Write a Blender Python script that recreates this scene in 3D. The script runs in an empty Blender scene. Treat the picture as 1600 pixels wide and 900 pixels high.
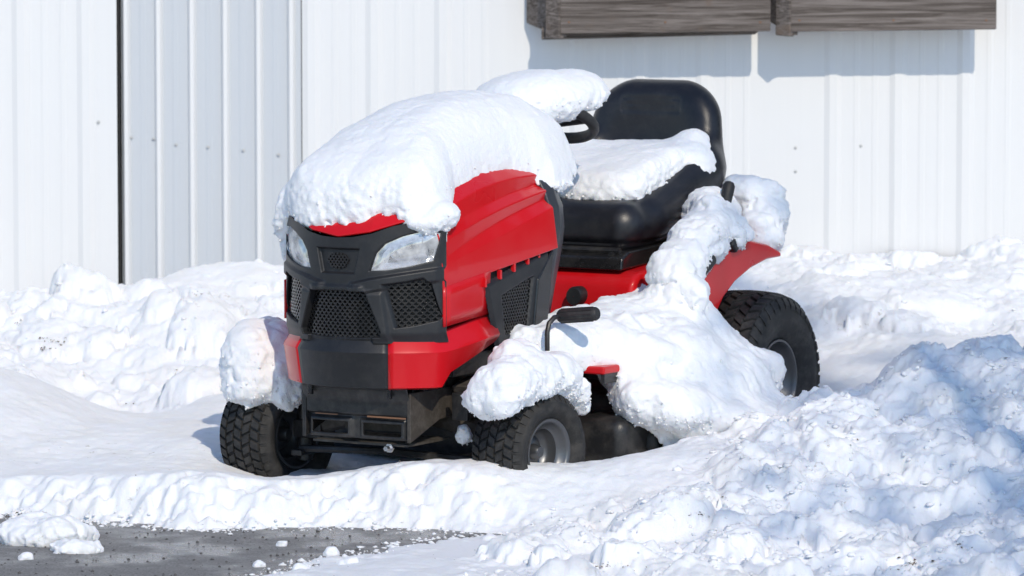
import bpy, bmesh, math, random
import numpy as np
from mathutils import Vector, Matrix
random.seed(7); rng = np.random.default_rng(11)
sc = bpy.context.scene
COL = sc.collection
R_ = math.radians
# ------------------------------------------------------------------ camera, sky, sun, exposure
CAM = np.array([0.0, -13.0, 1.776]); PITCH = R_(5.0); FPX = 7800.0
cd = bpy.data.cameras.new('camera'); cam = bpy.data.objects.new('camera', cd); COL.objects.link(cam)
cam.location = CAM; cam.rotation_euler = (R_(90) - PITCH, 0, 0)
cd.sensor_width = 36; cd.lens = FPX / 1600 * 36; cd.clip_end = 2000; cd.clip_start = .1
cd.dof.use_dof = True; cd.dof.focus_distance = 13.3; cd.dof.aperture_fstop = 7.0
sc.camera = cam
SUN_EL, SUN_AZ = R_(38), R_(17)          # azimuth measured from straight behind the camera towards its right
S = Vector((math.sin(SUN_AZ) * math.cos(SUN_EL), -math.cos(SUN_AZ) * math.cos(SUN_EL), math.sin(SUN_EL)))
w = bpy.data.worlds.new('World'); sc.world = w; w.use_nodes = True
nt = w.node_tree; bg = nt.nodes['Background']; sky = nt.nodes.new('ShaderNodeTexSky')
sky.sky_type = 'NISHITA'; sky.sun_disc = False; sky.sun_elevation = SUN_EL; sky.sun_rotation = math.pi - SUN_AZ
sky.air_density = 1.0; sky.dust_density = 0.1; sky.ozone_density = 3.5
nt.links.new(sky.outputs[0], bg.inputs[0]); bg.inputs[1].default_value = 0.15
sd = bpy.data.lights.new('sun', 'SUN'); sd.energy = 2.55; sd.angle = R_(0.5); sd.color = (1, .90, .75)
sun = bpy.data.objects.new('sun', sd); COL.objects.link(sun); sun.rotation_euler = S.to_track_quat('Z', 'Y').to_euler()
sun.location = S * 20
sc.view_settings.view_transform = 'Standard'; sc.view_settings.look = 'None'
sc.view_settings.exposure = 0.10; sc.view_settings.gamma = 1

# ------------------------------------------------------------------ pixel helpers (1600 x 900 photograph)
RT = np.array([1, 0, 0.]); FW = np.array([0, math.cos(PITCH), -math.sin(PITCH)]); UP = np.array([0, math.sin(PITCH), math.cos(PITCH)])
def ray(x, y):
    d = FW * FPX + RT * (x - 800) + UP * (450 - y); return d / np.linalg.norm(d)
def on(x, y, n, k):
    d = ray(x, y); n = np.array(n, float); return CAM + d * ((k - CAM @ n) / (d @ n))
def atY(x, y, Y): return on(x, y, (0, 1, 0), Y)
TH = R_(30.5)                                # heading of the mower
FD = np.array([-math.sin(TH), -math.cos(TH), 0]); LD = np.array([math.cos(TH), -math.sin(TH), 0])
OR = on(828, 705, (0, 0, 1), .168) - .395 * LD; OR[2] = 0
def loc(p): v = np.array(p) - OR; return np.array([v @ FD, v @ LD, v[2]])
def sy(x, y, k): return loc(on(x, y, LD, k + OR @ LD))        # mower coordinates on the plane y = k
def sx(x, y, k): return loc(on(x, y, FD, k + OR @ FD))
MW = Matrix(((FD[0], LD[0], 0, OR[0]), (FD[1], LD[1], 0, OR[1]), (0, 0, 1, 0), (0, 0, 0, 1)))
def wor(l): return OR + FD * l[0] + LD * l[1] + np.array([0, 0, l[2]])
def xn(y): return .345 - .135 * (np.abs(y) / .25) ** 2.2       # plan curve of the nose
def N(px, py, off=0.):                                         # pixel -> (y, z) on the nose
    a, b = sy(px, py, -.27), sy(px, py, .27)
    ts = np.linspace(0, 1, 600); P = a + (b - a) * ts[:, None]
    g = P[:, 0] - (xn(P[:, 1]) - off); i = np.where(np.sign(g[1:]) != np.sign(g[:-1]))[0]
    i = i[-1] if len(i) else np.argmin(np.abs(g)); return P[i][1:]

# ------------------------------------------------------------------ mesh helpers
def link(o, parent=None, mw=None):
    COL.objects.link(o)
    if parent is not None: o.parent = parent
    if mw is not None: o.matrix_world = mw
    return o
def obj(name, V, Fc, mat, parent=None, smooth=None, mw=None):
    me = bpy.data.meshes.new(name); me.from_pydata([tuple(map(float, v)) for v in V], [], Fc)
    return fin(name, me, mat, parent, smooth, mw)
def fin(name, me, mat, parent=None, smooth=None, mw=None):
    o = bpy.data.objects.new(name, me)
    if mat: me.materials.append(mat)
    if smooth is not None:
        if smooth >= 180: me.shade_smooth()
        else:
            me.shade_smooth(); me.set_sharp_from_angle(angle=R_(smooth))
    return link(o, parent, mw)
def fast(name, V, Q, mat, parent=None, mw=None, smooth=True):
    me = bpy.data.meshes.new(name); n = len(V); m = len(Q); k = Q.shape[1]
    me.vertices.add(n); me.vertices.foreach_set('co', np.asarray(V, np.float32).ravel())
    me.loops.add(m * k); me.loops.foreach_set('vertex_index', np.asarray(Q, np.int32).ravel())
    me.polygons.add(m); me.polygons.foreach_set('loop_start', np.arange(0, m * k, k, dtype=np.int32))
    me.update(calc_edges=True); me.validate()
    if smooth: me.shade_smooth()
    return fin(name, me, mat, parent, None, mw)
def tag(o, label, cat=None, group=None, kind=None):
    if label: o['label'] = label
    if cat: o['category'] = cat
    if group: o['group'] = group
    if kind: o['kind'] = kind
    return o
class MB:
    def __init__(s): s.V = []; s.F = []
    def add(s, V, Fc):
        k = len(s.V); s.V += [tuple(map(float, v)) for v in V]; s.F += [tuple(i + k for i in f) for f in Fc]; return s
    def box(s, c, d, rot=None):
        M = rot if rot is not None else Matrix.Identity(3)
        V = [Vector(c) + M @ Vector((x * d[0] / 2, y * d[1] / 2, z * d[2] / 2)) for x in (-1, 1) for y in (-1, 1) for z in (-1, 1)]
        return s.add(V, [(0, 1, 3, 2), (4, 6, 7, 5), (0, 4, 5, 1), (2, 3, 7, 6), (0, 2, 6, 4), (1, 5, 7, 3)])
    def tube(s, pts, r, n=10, cap=True):
        P = [Vector(p) for p in pts]; rr = r if hasattr(r, '__len__') else [r] * len(P)
        rings = []; up = None
        for i, p in enumerate(P):
            t = (P[min(i + 1, len(P) - 1)] - P[max(i - 1, 0)]).normalized()
            if up is None: up = Vector((0, 0, 1)) if abs(t.z) < .9 else Vector((1, 0, 0))
            a = t.cross(up).normalized(); b = a.cross(t).normalized(); up = b
            rings.append([p + (a * math.cos(2 * math.pi * k / n) + b * math.sin(2 * math.pi * k / n)) * rr[i] for k in range(n)])
        V = [v for r_ in rings for v in r_]; Fc = []
        for i in range(len(P) - 1):
            for k in range(n): Fc.append((i * n + k, i * n + (k + 1) % n, (i + 1) * n + (k + 1) % n, (i + 1) * n + k))
        if cap: Fc += [tuple(range(n))[::-1], tuple((len(P) - 1) * n + k for k in range(n))]
        return s.add(V, Fc)
    def prism(s, poly, y0, y1, f=lambda a, b, c: (a, c, b)):   # polygon (x,z) pushed along y
        n = len(poly); V = [f(a, b, y0) for a, b in poly] + [f(a, b, y1) for a, b in poly]
        return s.add(V, [tuple(range(n)), tuple(range(n, 2 * n))[::-1]] + [(i, n + i, n + (i + 1) % n, (i + 1) % n) for i in range(n)])
    def lathe(s, prof, n=48, axis=lambda r, a, h: (r * math.cos(a), h, r * math.sin(a))):   # (radius, height along y)
        m = len(prof); V = [axis(r, 2 * math.pi * k / n, h) for k in range(n) for r, h in prof]
        return s.add(V, [(k * m + i, k * m + i + 1, ((k + 1) % n) * m + i + 1, ((k + 1) % n) * m + i) for k in range(n) for i in range(m - 1)])
    def obj(s, name, mat, parent=None, smooth=35, bevel=0, mw=None, seg=2):
        o = obj(name, s.V, s.F, mat, parent, None, mw)
        bm = bmesh.new(); bm.from_mesh(o.data); bmesh.ops.recalc_face_normals(bm, faces=bm.faces); bm.to_mesh(o.data); bm.free()
        if smooth: o.data.shade_smooth(); o.data.set_sharp_from_angle(angle=R_(smooth))
        if bevel:
            b = o.modifiers.new('b', 'BEVEL'); b.width = bevel; b.segments = seg; b.limit_method = 'ANGLE'; b.angle_limit = R_(20); b.harden_normals = True
        return o
def grid(V, nu, nv): return V, [(i * nv + j, i * nv + j + 1, (i + 1) * nv + j + 1, (i + 1) * nv + j) for i in range(nu - 1) for j in range(nv - 1)]

# ---- noise on arrays, signed-distance solids, surface nets
LAT = rng.random((64, 64, 64)).astype(np.float32)
def vnoise(X, Y, Z, sc_, seed=0):
    o = (seed * 13.37 + 5.1, seed * 7.77 + 9.3, seed * 3.91 + 2.2); r = []
    for A, q in zip((X, Y, Z), o):
        a = A / sc_ + q; i = np.floor(a).astype(np.int32); t = (a - i).astype(np.float32); r.append((i & 63, (i + 1) & 63, t * t * (3 - 2 * t)))
    (x0, x1, u), (y0, y1, v), (z0, z1, q) = r
    a = LAT[x0, y0, z0] * (1 - u) + LAT[x1, y0, z0] * u; b = LAT[x0, y1, z0] * (1 - u) + LAT[x1, y1, z0] * u
    c = LAT[x0, y0, z1] * (1 - u) + LAT[x1, y0, z1] * u; d = LAT[x0, y1, z1] * (1 - u) + LAT[x1, y1, z1] * u
    return ((a * (1 - v) + b * v) * (1 - q) + (c * (1 - v) + d * v) * q) * 2 - 1
def fbm(X, Y, Z, spec, seed=0):
    s = 0
    for k, (sc_, am) in enumerate(spec):
        n = vnoise(X, Y, Z, sc_, seed + k * 3); s = s + (am * n if am > 0 else am * (2 * np.abs(n) - .6))     # negative: billowy clumps
    return s
def smin(a, b, k):
    h = np.clip(.5 + .5 * (b - a) / k, 0, 1); return b * (1 - h) + a * h - k * h * (1 - h)
def smax(a, b, k): return -smin(-a, -b, k)
def ell(X, Y, Z, c, r):
    x, y, z = (X - c[0]), (Y - c[1]), (Z - c[2])
    k0 = np.sqrt((x / r[0]) ** 2 + (y / r[1]) ** 2 + (z / r[2]) ** 2) + 1e-6; k1 = np.sqrt((x / r[0] ** 2) ** 2 + (y / r[1] ** 2) ** 2 + (z / r[2] ** 2) ** 2) + 1e-6
    return k0 * (k0 - 1) / k1
def capsule(X, Y, Z, a, b, ra, rb):
    a = np.array(a); b = np.array(b); d = b - a; t = np.clip(((X - a[0]) * d[0] + (Y - a[1]) * d[1] + (Z - a[2]) * d[2]) / (d @ d), 0, 1)
    return np.sqrt((X - a[0] - t * d[0]) ** 2 + (Y - a[1] - t * d[1]) ** 2 + (Z - a[2] - t * d[2]) ** 2) - (ra + (rb - ra) * t)
def rbox(X, Y, Z, c, b, r):
    q = [np.abs(A - c_) - (b_ - r) for A, c_, b_ in zip((X, Y, Z), c, b)]
    return np.sqrt(sum(np.maximum(a, 0) ** 2 for a in q)) + np.minimum(np.maximum(np.maximum(q[0], q[1]), q[2]), 0) - r
CRUMB = [(.06, .005), (.024, .0022), (.0105, .0042)]
def sstep(a, b, x): t = np.clip((x - a) / (b - a), 0, 1); return t * t * (3 - 2 * t)
def nets(fn, lo, hi, h, spec=None, seed=0, post=None):
    ax = [np.arange(l, u + h, h, dtype=np.float32) for l, u in zip(lo, hi)]
    X, Y, Z = np.meshgrid(*ax, indexing='ij'); f = fn(X, Y, Z).astype(np.float32)
    if spec:
        m = np.abs(f) < .06; gz = np.gradient(f, h, axis=2)[m]; w_ = 1 - sstep(.15, .75, gz)
        f[m] += fbm(X[m], Y[m], Z[m], spec, seed) + w_ * fbm(X[m], Y[m], Z[m], CRUMB, seed + 40)
    if post: f = post(X, Y, Z, f)
    f[0] = f[-1] = 1; f[:, 0] = f[:, -1] = 1; f[:, :, 0] = f[:, :, -1] = 1
    s = f < 0; nx, ny, nz = s.shape
    cnt = np.zeros((nx - 1, ny - 1, nz - 1), np.float32); acc = np.zeros((3,) + cnt.shape, np.float32)
    corners = [(i, j, k) for i in (0, 1) for j in (0, 1) for k in (0, 1)]
    sl = lambda c: (slice(c[0], nx - 1 + c[0]), slice(c[1], ny - 1 + c[1]), slice(c[2], nz - 1 + c[2]))
    for c in corners:
        for d in range(3):
            if c[d]: continue
            e = list(c); e[d] = 1; A, B = f[sl(c)], f[sl(e)]; m = (A < 0) != (B < 0)
            t = np.where(m, A / np.where(m, A - B, 1), 0); cnt += m
            for q in range(3): acc[q] += np.where(m, c[q] + (t if q == d else 0), 0)
    on_ = cnt > 0; idx = -np.ones(cnt.shape, np.int64); idx[on_] = np.arange(on_.sum()); I = np.argwhere(on_)
    V = np.stack([lo[q] + h * (I[:, q] + acc[q][on_] / cnt[on_]) for q in range(3)], 1)
    Q = []
    for d in range(3):
        a, b = [(1, 2), (2, 0), (0, 1)][d]
        sA = [slice(1, n - 1) for n in (nx, ny, nz)]; sB = list(sA); sA[d] = slice(0, (nx, ny, nz)[d] - 1); sB[d] = slice(1, (nx, ny, nz)[d])
        A, B = s[tuple(sA)], s[tuple(sB)]; m = A != B; p = np.argwhere(m); fl = A[m]
        p[:, a] += 1; p[:, b] += 1
        def cell(da, db): q = p.copy(); q[:, a] -= da; q[:, b] -= db; return idx[q[:, 0], q[:, 1], q[:, 2]]
        quad = np.stack([cell(1, 1), cell(0, 1), cell(0, 0), cell(1, 0)], 1); quad[~fl] = quad[~fl][:, ::-1]; Q.append(quad)
    return V, np.concatenate(Q)

# ------------------------------------------------------------------ materials
def mat(name, col, rough=.5, metal=0, coat=0, spec=.5, **k):
    m = bpy.data.materials.new(name); m.use_nodes = True; b = m.node_tree.nodes['Principled BSDF']
    b.inputs['Base Color'].default_value = (*col, 1); b.inputs['Roughness'].default_value = rough; b.inputs['Metallic'].default_value = metal
    b.inputs['Coat Weight'].default_value = coat; b.inputs['Coat Roughness'].default_value = .05; b.inputs['Specular IOR Level'].default_value = spec
    return m
def nodes(m): return m.node_tree, m.node_tree.nodes, m.node_tree.links, m.node_tree.nodes['Principled BSDF']
def ramp(t, src, stops):
    r = t.nodes.new('ShaderNodeValToRGB'); t.links.new(src, r.inputs[0]); e = r.color_ramp.elements
    while len(e) < len(stops): e.new(.5)
    for q, (p, c) in zip(e, stops): q.position = p; q.color = (*c, 1) if len(c) == 3 else c
    return r.outputs[0]
def noise(t, scale, detail=4, rough=.55, vec=None, dist=0):
    n = t.nodes.new('ShaderNodeTexNoise'); n.inputs['Scale'].default_value = scale; n.inputs['Detail'].default_value = detail
    n.inputs['Roughness'].default_value = rough; n.inputs['Distortion'].default_value = dist
    if vec is not None: t.links.new(vec, n.inputs['Vector'])
    return n.outputs['Fac']
def coord(t, kind='Object', scale=(1, 1, 1)):
    c = t.nodes.new('ShaderNodeTexCoord'); mp = t.nodes.new('ShaderNodeMapping'); mp.inputs['Scale'].default_value = scale
    t.links.new(c.outputs[kind], mp.inputs[0]); return mp.outputs[0]
def bump(t, h, strength, dist, prev=None):
    b = t.nodes.new('ShaderNodeBump'); b.inputs['Strength'].default_value = strength; b.inputs['Distance'].default_value = dist
    t.links.new(h, b.inputs['Height'])
    if prev is not None: t.links.new(prev, b.inputs['Normal'])
    return b.outputs[0]
def mixc(t, fac, a, b):
    m = t.nodes.new('ShaderNodeMix'); m.data_type = 'RGBA'
    t.links.new(fac, m.inputs[0])
    for s_, v in ((6, a), (7, b)):
        if isinstance(v, tuple): m.inputs[s_].default_value = (*v, 1)
        else: t.links.new(v, m.inputs[s_])
    return m.outputs[2]
def math_(t, op, a, b):
    m = t.nodes.new('ShaderNodeMath'); m.operation = op
    for i, v in enumerate((a, b)):
        if isinstance(v, (int, float)): m.inputs[i].default_value = v
        else: t.links.new(v, m.inputs[i])
    return m.outputs[0]
def snow_mat(name, dirt):
    m = mat(name, (.88, .89, .905), .62, spec=.25); t, n, l, b = nodes(m); c = coord(t)
    b.inputs['Subsurface Weight'].default_value = .25; b.inputs['Subsurface Radius'].default_value = (.005, .007, .010); b.inputs['Subsurface Scale'].default_value = 1.0
    h1 = noise(t, 260, 3, .65, c); h2 = noise(t, 75, 4, .65, c)
    nb = bump(t, h2, .40, .006); nb = bump(t, h1, .55, .003, nb); l.new(nb, b.inputs['Normal'])
    if dirt:
        big = ramp(t, noise(t, 2.1, 3, .5, c), [(.50, (0, 0, 0)), (.62, (1, 1, 1))])
        sp = ramp(t, noise(t, 34, 5, .7, c), [(.62, (0, 0, 0)), (.70, (1, 1, 1))])
        f = math_(t, 'MULTIPLY', math_(t, 'MULTIPLY', big, sp), dirt)
        soft = ramp(t, noise(t, 6, 4, .6, c), [(.45, (.88, .89, .905)), (.75, (.83, .825, .81))])
        l.new(mixc(t, f, soft, (.26, .20, .13)), b.inputs['Base Color'])
    return m
M_SNOW = snow_mat('fresh_snow', 0); M_BANK = snow_mat('ploughed_snow', .55)
M_FIELD = mat('snow_field', (.88, .9, .92), .7)
def paint(name, col, rough=.28, coat=.8, dust=.0):
    m = mat(name, col, rough, coat=coat, spec=.3); t, n, l, b = nodes(m); c = coord(t)
    f = noise(t, 7, 2, .5, c); r = ramp(t, f, [(.3, (rough * .9,) * 3), (.8, (rough * 1.2,) * 3)]); l.new(r, b.inputs['Roughness'])
    d = ramp(t, noise(t, 6, 3, .6, c), [(.5, (0, 0, 0)), (.85, (dust,) * 3)])
    l.new(mixc(t, d, col, (.45, .42, .4)), b.inputs['Base Color'])
    return m
M_RED = paint('red_paint', (.60, .005, .010), .30, .30, .03)
M_RED2 = paint('red_steel', (.56, .006, .010), .34, .10, .04)
def plastic(name, col, rough, dust=.25, bs=.25):
    m = mat(name, col, rough); t, n, l, b = nodes(m); c = coord(t)
    d = ramp(t, noise(t, 22, 6, .7, c), [(.45, (0, 0, 0)), (.9, (dust,) * 3)])
    l.new(mixc(t, d, col, (.22, .20, .18)), b.inputs['Base Color'])
    l.new(bump(t, noise(t, 420, 2, .5, c), bs, .0015), b.inputs['Normal']); return m
M_BLK = plastic('black_plastic', (.013, .0135, .0155), .46, .10)
M_BLK2 = plastic('black_steel', (.014, .014, .015), .38, .3)
M_GLOSS = plastic('gloss_black', (.012, .012, .013), .16, .12, .03)
M_DASH = plastic('charcoal_plastic', (.035, .038, .045), .38, .12)
M_SEAT = plastic('black_vinyl', (.010, .010, .013), .36, .10, .3)
M_RUB = plastic('tyre_rubber', (.013, .0125, .012), .68, .28, .4)
M_RUB2 = plastic('rubber_grip', (.014, .014, .015), .6, .2)
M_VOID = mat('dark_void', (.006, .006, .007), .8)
M_RIM = mat('grey_rim_steel', (.13, .133, .14), .38, .8)
M_STEEL = mat('zinc_steel', (.55, .55, .56), .3, 1)
M_DIRT = plastic('muddy_frame', (.045, .038, .031), .7, .55, .4)
M_RUST = mat('rust', (.22, .11, .06), .8)
def lamp_mat():
    m = mat('headlight_lens', (.86, .88, .92), .10, coat=1); t, n, l, b = nodes(m)
    b.inputs['Metallic'].default_value = .35
    c = coord(t); v = t.nodes.new('ShaderNodeTexVoronoi'); v.inputs['Scale'].default_value = 17; l.new(c, v.inputs['Vector'])
    l.new(bump(t, v.outputs['Distance'], .5, .03), b.inputs['Normal']); return m
M_LAMP = lamp_mat(); M_BULB = mat('bulb_glass', (.85, .86, .88), .1)
def lens_mat():
    m = mat('clear_lens', (1, 1, 1), .02); t, n, l, b = nodes(m); tr_ = n.new('ShaderNodeBsdfTransparent'); gl = n.new('ShaderNodeBsdfGlossy'); gl.inputs['Roughness'].default_value = .06
    df = n.new('ShaderNodeBsdfDiffuse'); df.inputs['Color'].default_value = (.90, .91, .93, 1); mx = n.new('ShaderNodeMixShader'); m2 = n.new('ShaderNodeMixShader'); m2.inputs[0].default_value = .5
    c = coord(t); l.new(ramp(t, noise(t, 22, 4, .6, c), [(.35, (.35,) * 3), (.65, (.85,) * 3)]), mx.inputs[0])
    l.new(df.outputs[0], m2.inputs[1]); l.new(gl.outputs[0], m2.inputs[2]); l.new(tr_.outputs[0], mx.inputs[1]); l.new(m2.outputs[0], mx.inputs[2]); l.new(mx.outputs[0], n['Material Output'].inputs[0]); return m
M_LENS = lens_mat()
def siding(name, col):
    m = mat(name, col, .40, coat=.15); t, n, l, b = nodes(m)
    st = noise(t, 1, 4, .6, coord(t, 'Object', (38, 38, .6))); bl = noise(t, 1.2, 4, .6, coord(t))
    f = ramp(t, st, [(.35, (0, 0, 0)), (.85, (.22,) * 3)])
    c1 = mixc(t, f, col, tuple(v * .86 for v in col)); f2 = ramp(t, bl, [(.4, (0, 0, 0)), (.8, (.25,) * 3)])
    l.new(mixc(t, f2, c1, tuple(a * v for a, v in zip((.93, .95, .98), col))), b.inputs['Base Color'])
    l.new(bump(t, noise(t, 5, 2, .5, coord(t, 'Object', (1, 1, .35))), .12, .02), b.inputs['Normal']); return m
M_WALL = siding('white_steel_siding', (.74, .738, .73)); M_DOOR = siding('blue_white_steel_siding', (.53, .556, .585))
def wood():
    m = mat('weathered_wood', (.2, .18, .17), .85, spec=.2); t, n, l, b = nodes(m)
    oi = t.nodes.new('ShaderNodeObjectInfo'); c0 = t.nodes.new('ShaderNodeTexCoord'); add = t.nodes.new('ShaderNodeVectorMath'); add.operation = 'ADD'
    l.new(c0.outputs['Object'], add.inputs[0]); l.new(oi.outputs['Random'], add.inputs[1])
    mp = t.nodes.new('ShaderNodeMapping'); mp.inputs['Scale'].default_value = (1.1, 22, 42); l.new(add.outputs[0], mp.inputs[0])
    g = noise(t, 2.0, 9, .72, mp.outputs[0], 1.2); k = noise(t, 9, 3, .5, add.outputs[0])
    col = ramp(t, g, [(.25, (.025, .019, .015)), (.42, (.085, .070, .060)), (.58, (.20, .172, .155)), (.78, (.34, .30, .27))])
    kn = ramp(t, k, [(.62, (0, 0, 0)), (.74, (.7,) * 3)]); l.new(mixc(t, kn, col, (.16, .11, .075)), b.inputs['Base Color'])
    l.new(bump(t, g, .7, .006), b.inputs['Normal']); return m
M_WOOD = wood()
def asphalt():
    m = mat('wet_asphalt', (.06, .06, .06), .7); t, n, l, b = nodes(m); c = coord(t)
    a = noise(t, 130, 4, .7, c); g = noise(t, 3.2, 5, .6, c); f = noise(t, 11, 5, .6, c)
    c1 = ramp(t, a, [(.35, (.13, .125, .12)), (.55, (.24, .232, .224)), (.75, (.36, .35, .335))])
    fz = ramp(t, f, [(.5, (0, 0, 0)), (.72, (.6,) * 3)]); l.new(mixc(t, fz, c1, (.30, .29, .275)), b.inputs['Base Color'])
    l.new(ramp(t, g, [(.42, (.16,) * 3), (.58, (.8,) * 3)]), b.inputs['Roughness'])
    l.new(bump(t, a, .8, .006), b.inputs['Normal']); return m
M_ASPH = asphalt()
M_BARK = mat('bark', (.10, .075, .055), .9); M_NEEDLE = mat('spruce_needles', (.035, .06, .03), .7)
M_GRIT = mat('grit', (.11, .105, .10), .85)

# ------------------------------------------------------------------ ground: field, asphalt, snow relief
tag(obj('snow_field', [(-300, -300, -.05), (300, -300, -.05), (300, 300, -.05), (-300, 300, -.05)], [(0, 1, 2, 3)], M_FIELD), 'flat snow covered land around the yard', kind='structure')
tag(obj('asphalt_driveway', [(-40, -10, 0), (40, -10, 0), (40, 1.0, 0), (-40, 1.0, 0)], [(0, 1, 2, 3)], M_ASPH), 'wet grey asphalt drive at the foot of the snow', kind='structure')
def axis_pts(lo, hi, a, b, h):
    mid = np.arange(a, b + h / 2, h); L = []; R = []; s = h; x = a
    while x > lo: s *= 1.12; x -= s; L.append(x)
    s = h; x = mid[-1]
    while x < hi: s *= 1.12; x += s; R.append(x)
    return np.array(L[::-1] + list(mid) + R)
CP = []
for px, py, Y in [(0,745,.45),(150,745,.3),(330,735,.27),(450,758,.14),(600,746,.11),(750,746,.10),(860,764,.10),
    (390,748,.5),(200,695,.9),(60,700,.85),(250,655,1.3),(320,690,.85),
    (0,572,1.6),(60,592,1.5),(130,642,1.3),(200,664,1.35),(120,640,1.95),(200,650,1.9),(100,548,2.5),(200,560,2.4),(-60,472,3.0),(40,472,3.0),(150,470,3.0),(240,470,3.0),(300,452,2.85),(40,500,3.9),(150,500,3.9),(240,495,3.9),(-80,500,3.9),(60,600,2.05),(250,600,2.1),(290,520,2.5),(30,520,2.6),(330,410,3.65),(420,407,3.65),(380,470,3.1),
    (300,600,2.1),(340,620,1.8),(1250,412,3.4),(1400,428,3.3),(1500,420,3.4),(1590,405,3.4),(1380,446,2.7),(1320,500,2.3),(1300,585,1.8),(1450,505,2.4),(1560,482,2.7),(1595,432,3.1),(1500,545,1.85),
    (1600,540,.95),(1500,562,.9),(1400,588,.85),(1300,624,.8),(1240,637,.75),(1180,655,.66),(1100,676,.58),
    (1560,640,.6),(1520,690,.38),(1480,694,.13),(1380,692,.2),(1600,704,.08),(1230,660,.5),(1200,705,.3),(1150,765,.04),(1000,708,.33),(940,728,.26),(1050,745,.14),(1300,765,0),(1450,785,-.1),(1580,792,-.15),
    (1000,805,-.12),(1100,848,-.45),(1300,848,-.45),(1500,855,-.5),(800,800,-.02),(720,814,-.06),(900,868,-.6),(700,868,-.62),(600,888,-.85),(1000,899,-.9),(1300,899,-.9),(1600,895,-.9)]:
    CP.append(atY(px, py, Y))
CP += [np.array(p) for p in [(-.3,.6,.07),(0,.9,.06),(.2,.6,.08),(-.5,1.4,.10),(.3,1.6,.10),(.7,1.6,.14),(1.3,1.35,.24),(1.6,1.4,.26),(0,2.5,.15),(0,3.6,.36),(.6,3.6,.36),(-.6,3.8,.36),
    (-2.4,.5,.15),(-2.4,1.6,.3),(-2.4,3.2,.30),(2.4,-.5,.12),(2.4,.8,.42),(2.4,2,.3),(2.4,3.4,.42),(-2.4,-.6,.03),(.6,-1.6,.05),(1.8,-1.6,.1),(-.8,-1.6,.03)]]
CP = np.array(CP); CP[:, 2] = np.maximum(CP[:, 2], .02)
def tps_fit(P):
    n = len(P); d2 = ((P[:, None, :2] - P[None, :, :2]) ** 2).sum(-1); K = d2 * np.log(d2 + 1e-9) * .5 + np.eye(n) * .004
    A = np.zeros((n + 3, n + 3)); A[:n, :n] = K; A[:n, n] = A[n, :n] = 1; A[:n, n + 1:] = P[:, :2]; A[n + 1:, :n] = P[:, :2].T
    return np.linalg.solve(A, np.r_[P[:, 2], 0, 0, 0])
TW = tps_fit(CP)
def base_h(X, Y):
    s = TW[-3] + TW[-2] * X + TW[-1] * Y
    for p, w_ in zip(CP, TW): d2 = (X - p[0]) ** 2 + (Y - p[1]) ** 2; s = s + w_ * d2 * np.log(d2 + 1e-9) * .5
    return s
APX = [(-900,760),(-300,800),(0,806),(150,815),(300,827),(500,824),(700,828),(790,836),(690,845),(590,860),(500,878),(435,899),(300,935),(100,990),(-900,1100)]
APOLY = np.array([on(x, y, (0, 0, 1), 0.0)[:2] for x, y in APX])
def poly_sd(X, Y, P):
    d = np.full(X.shape, 1e9); ins = np.zeros(X.shape, bool); n = len(P)
    for i in range(n):
        a, b = P[i], P[(i + 1) % n]; e = b - a; t = np.clip(((X - a[0]) * e[0] + (Y - a[1]) * e[1]) / (e @ e), 0, 1)
        d = np.minimum(d, (X - a[0] - t * e[0]) ** 2 + (Y - a[1] - t * e[1]) ** 2)
        c = ((a[1] > Y) != (b[1] > Y)) & (X < (b[0] - a[0]) * (Y - a[1]) / (b[1] - a[1] + 1e-12) + a[0]); ins ^= c
    return np.sqrt(d) * np.where(ins, -1, 1)
def sstep(a, b, x): t = np.clip((x - a) / (b - a), 0, 1); return t * t * (3 - 2 * t)
def blob(X, Y, c, r): return np.exp(-((X - c[0]) ** 2 / r[0] ** 2 + (Y - c[1]) ** 2 / r[1] ** 2))
gx = axis_pts(-9, 9, -1.75, 1.75, .006); gy = axis_pts(-2.2, 3.98, -1.0, 1.3, .006)
gy = np.concatenate([gy[gy < 1.3], np.arange(1.3, 3.985, .010)])
GX, GY = np.meshgrid(gx, gy, indexing='ij'); Z0 = np.zeros_like(GX)
inner = np.abs(GX) < 2.6
H = np.where(inner, base_h(np.clip(GX, -2.6, 2.6), GY), .25); H = np.clip(H, .012, .55)
H = H * sstep(3.2, 2.2, np.abs(GX)) + .25 * (1 - sstep(3.2, 2.2, np.abs(GX)))
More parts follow.
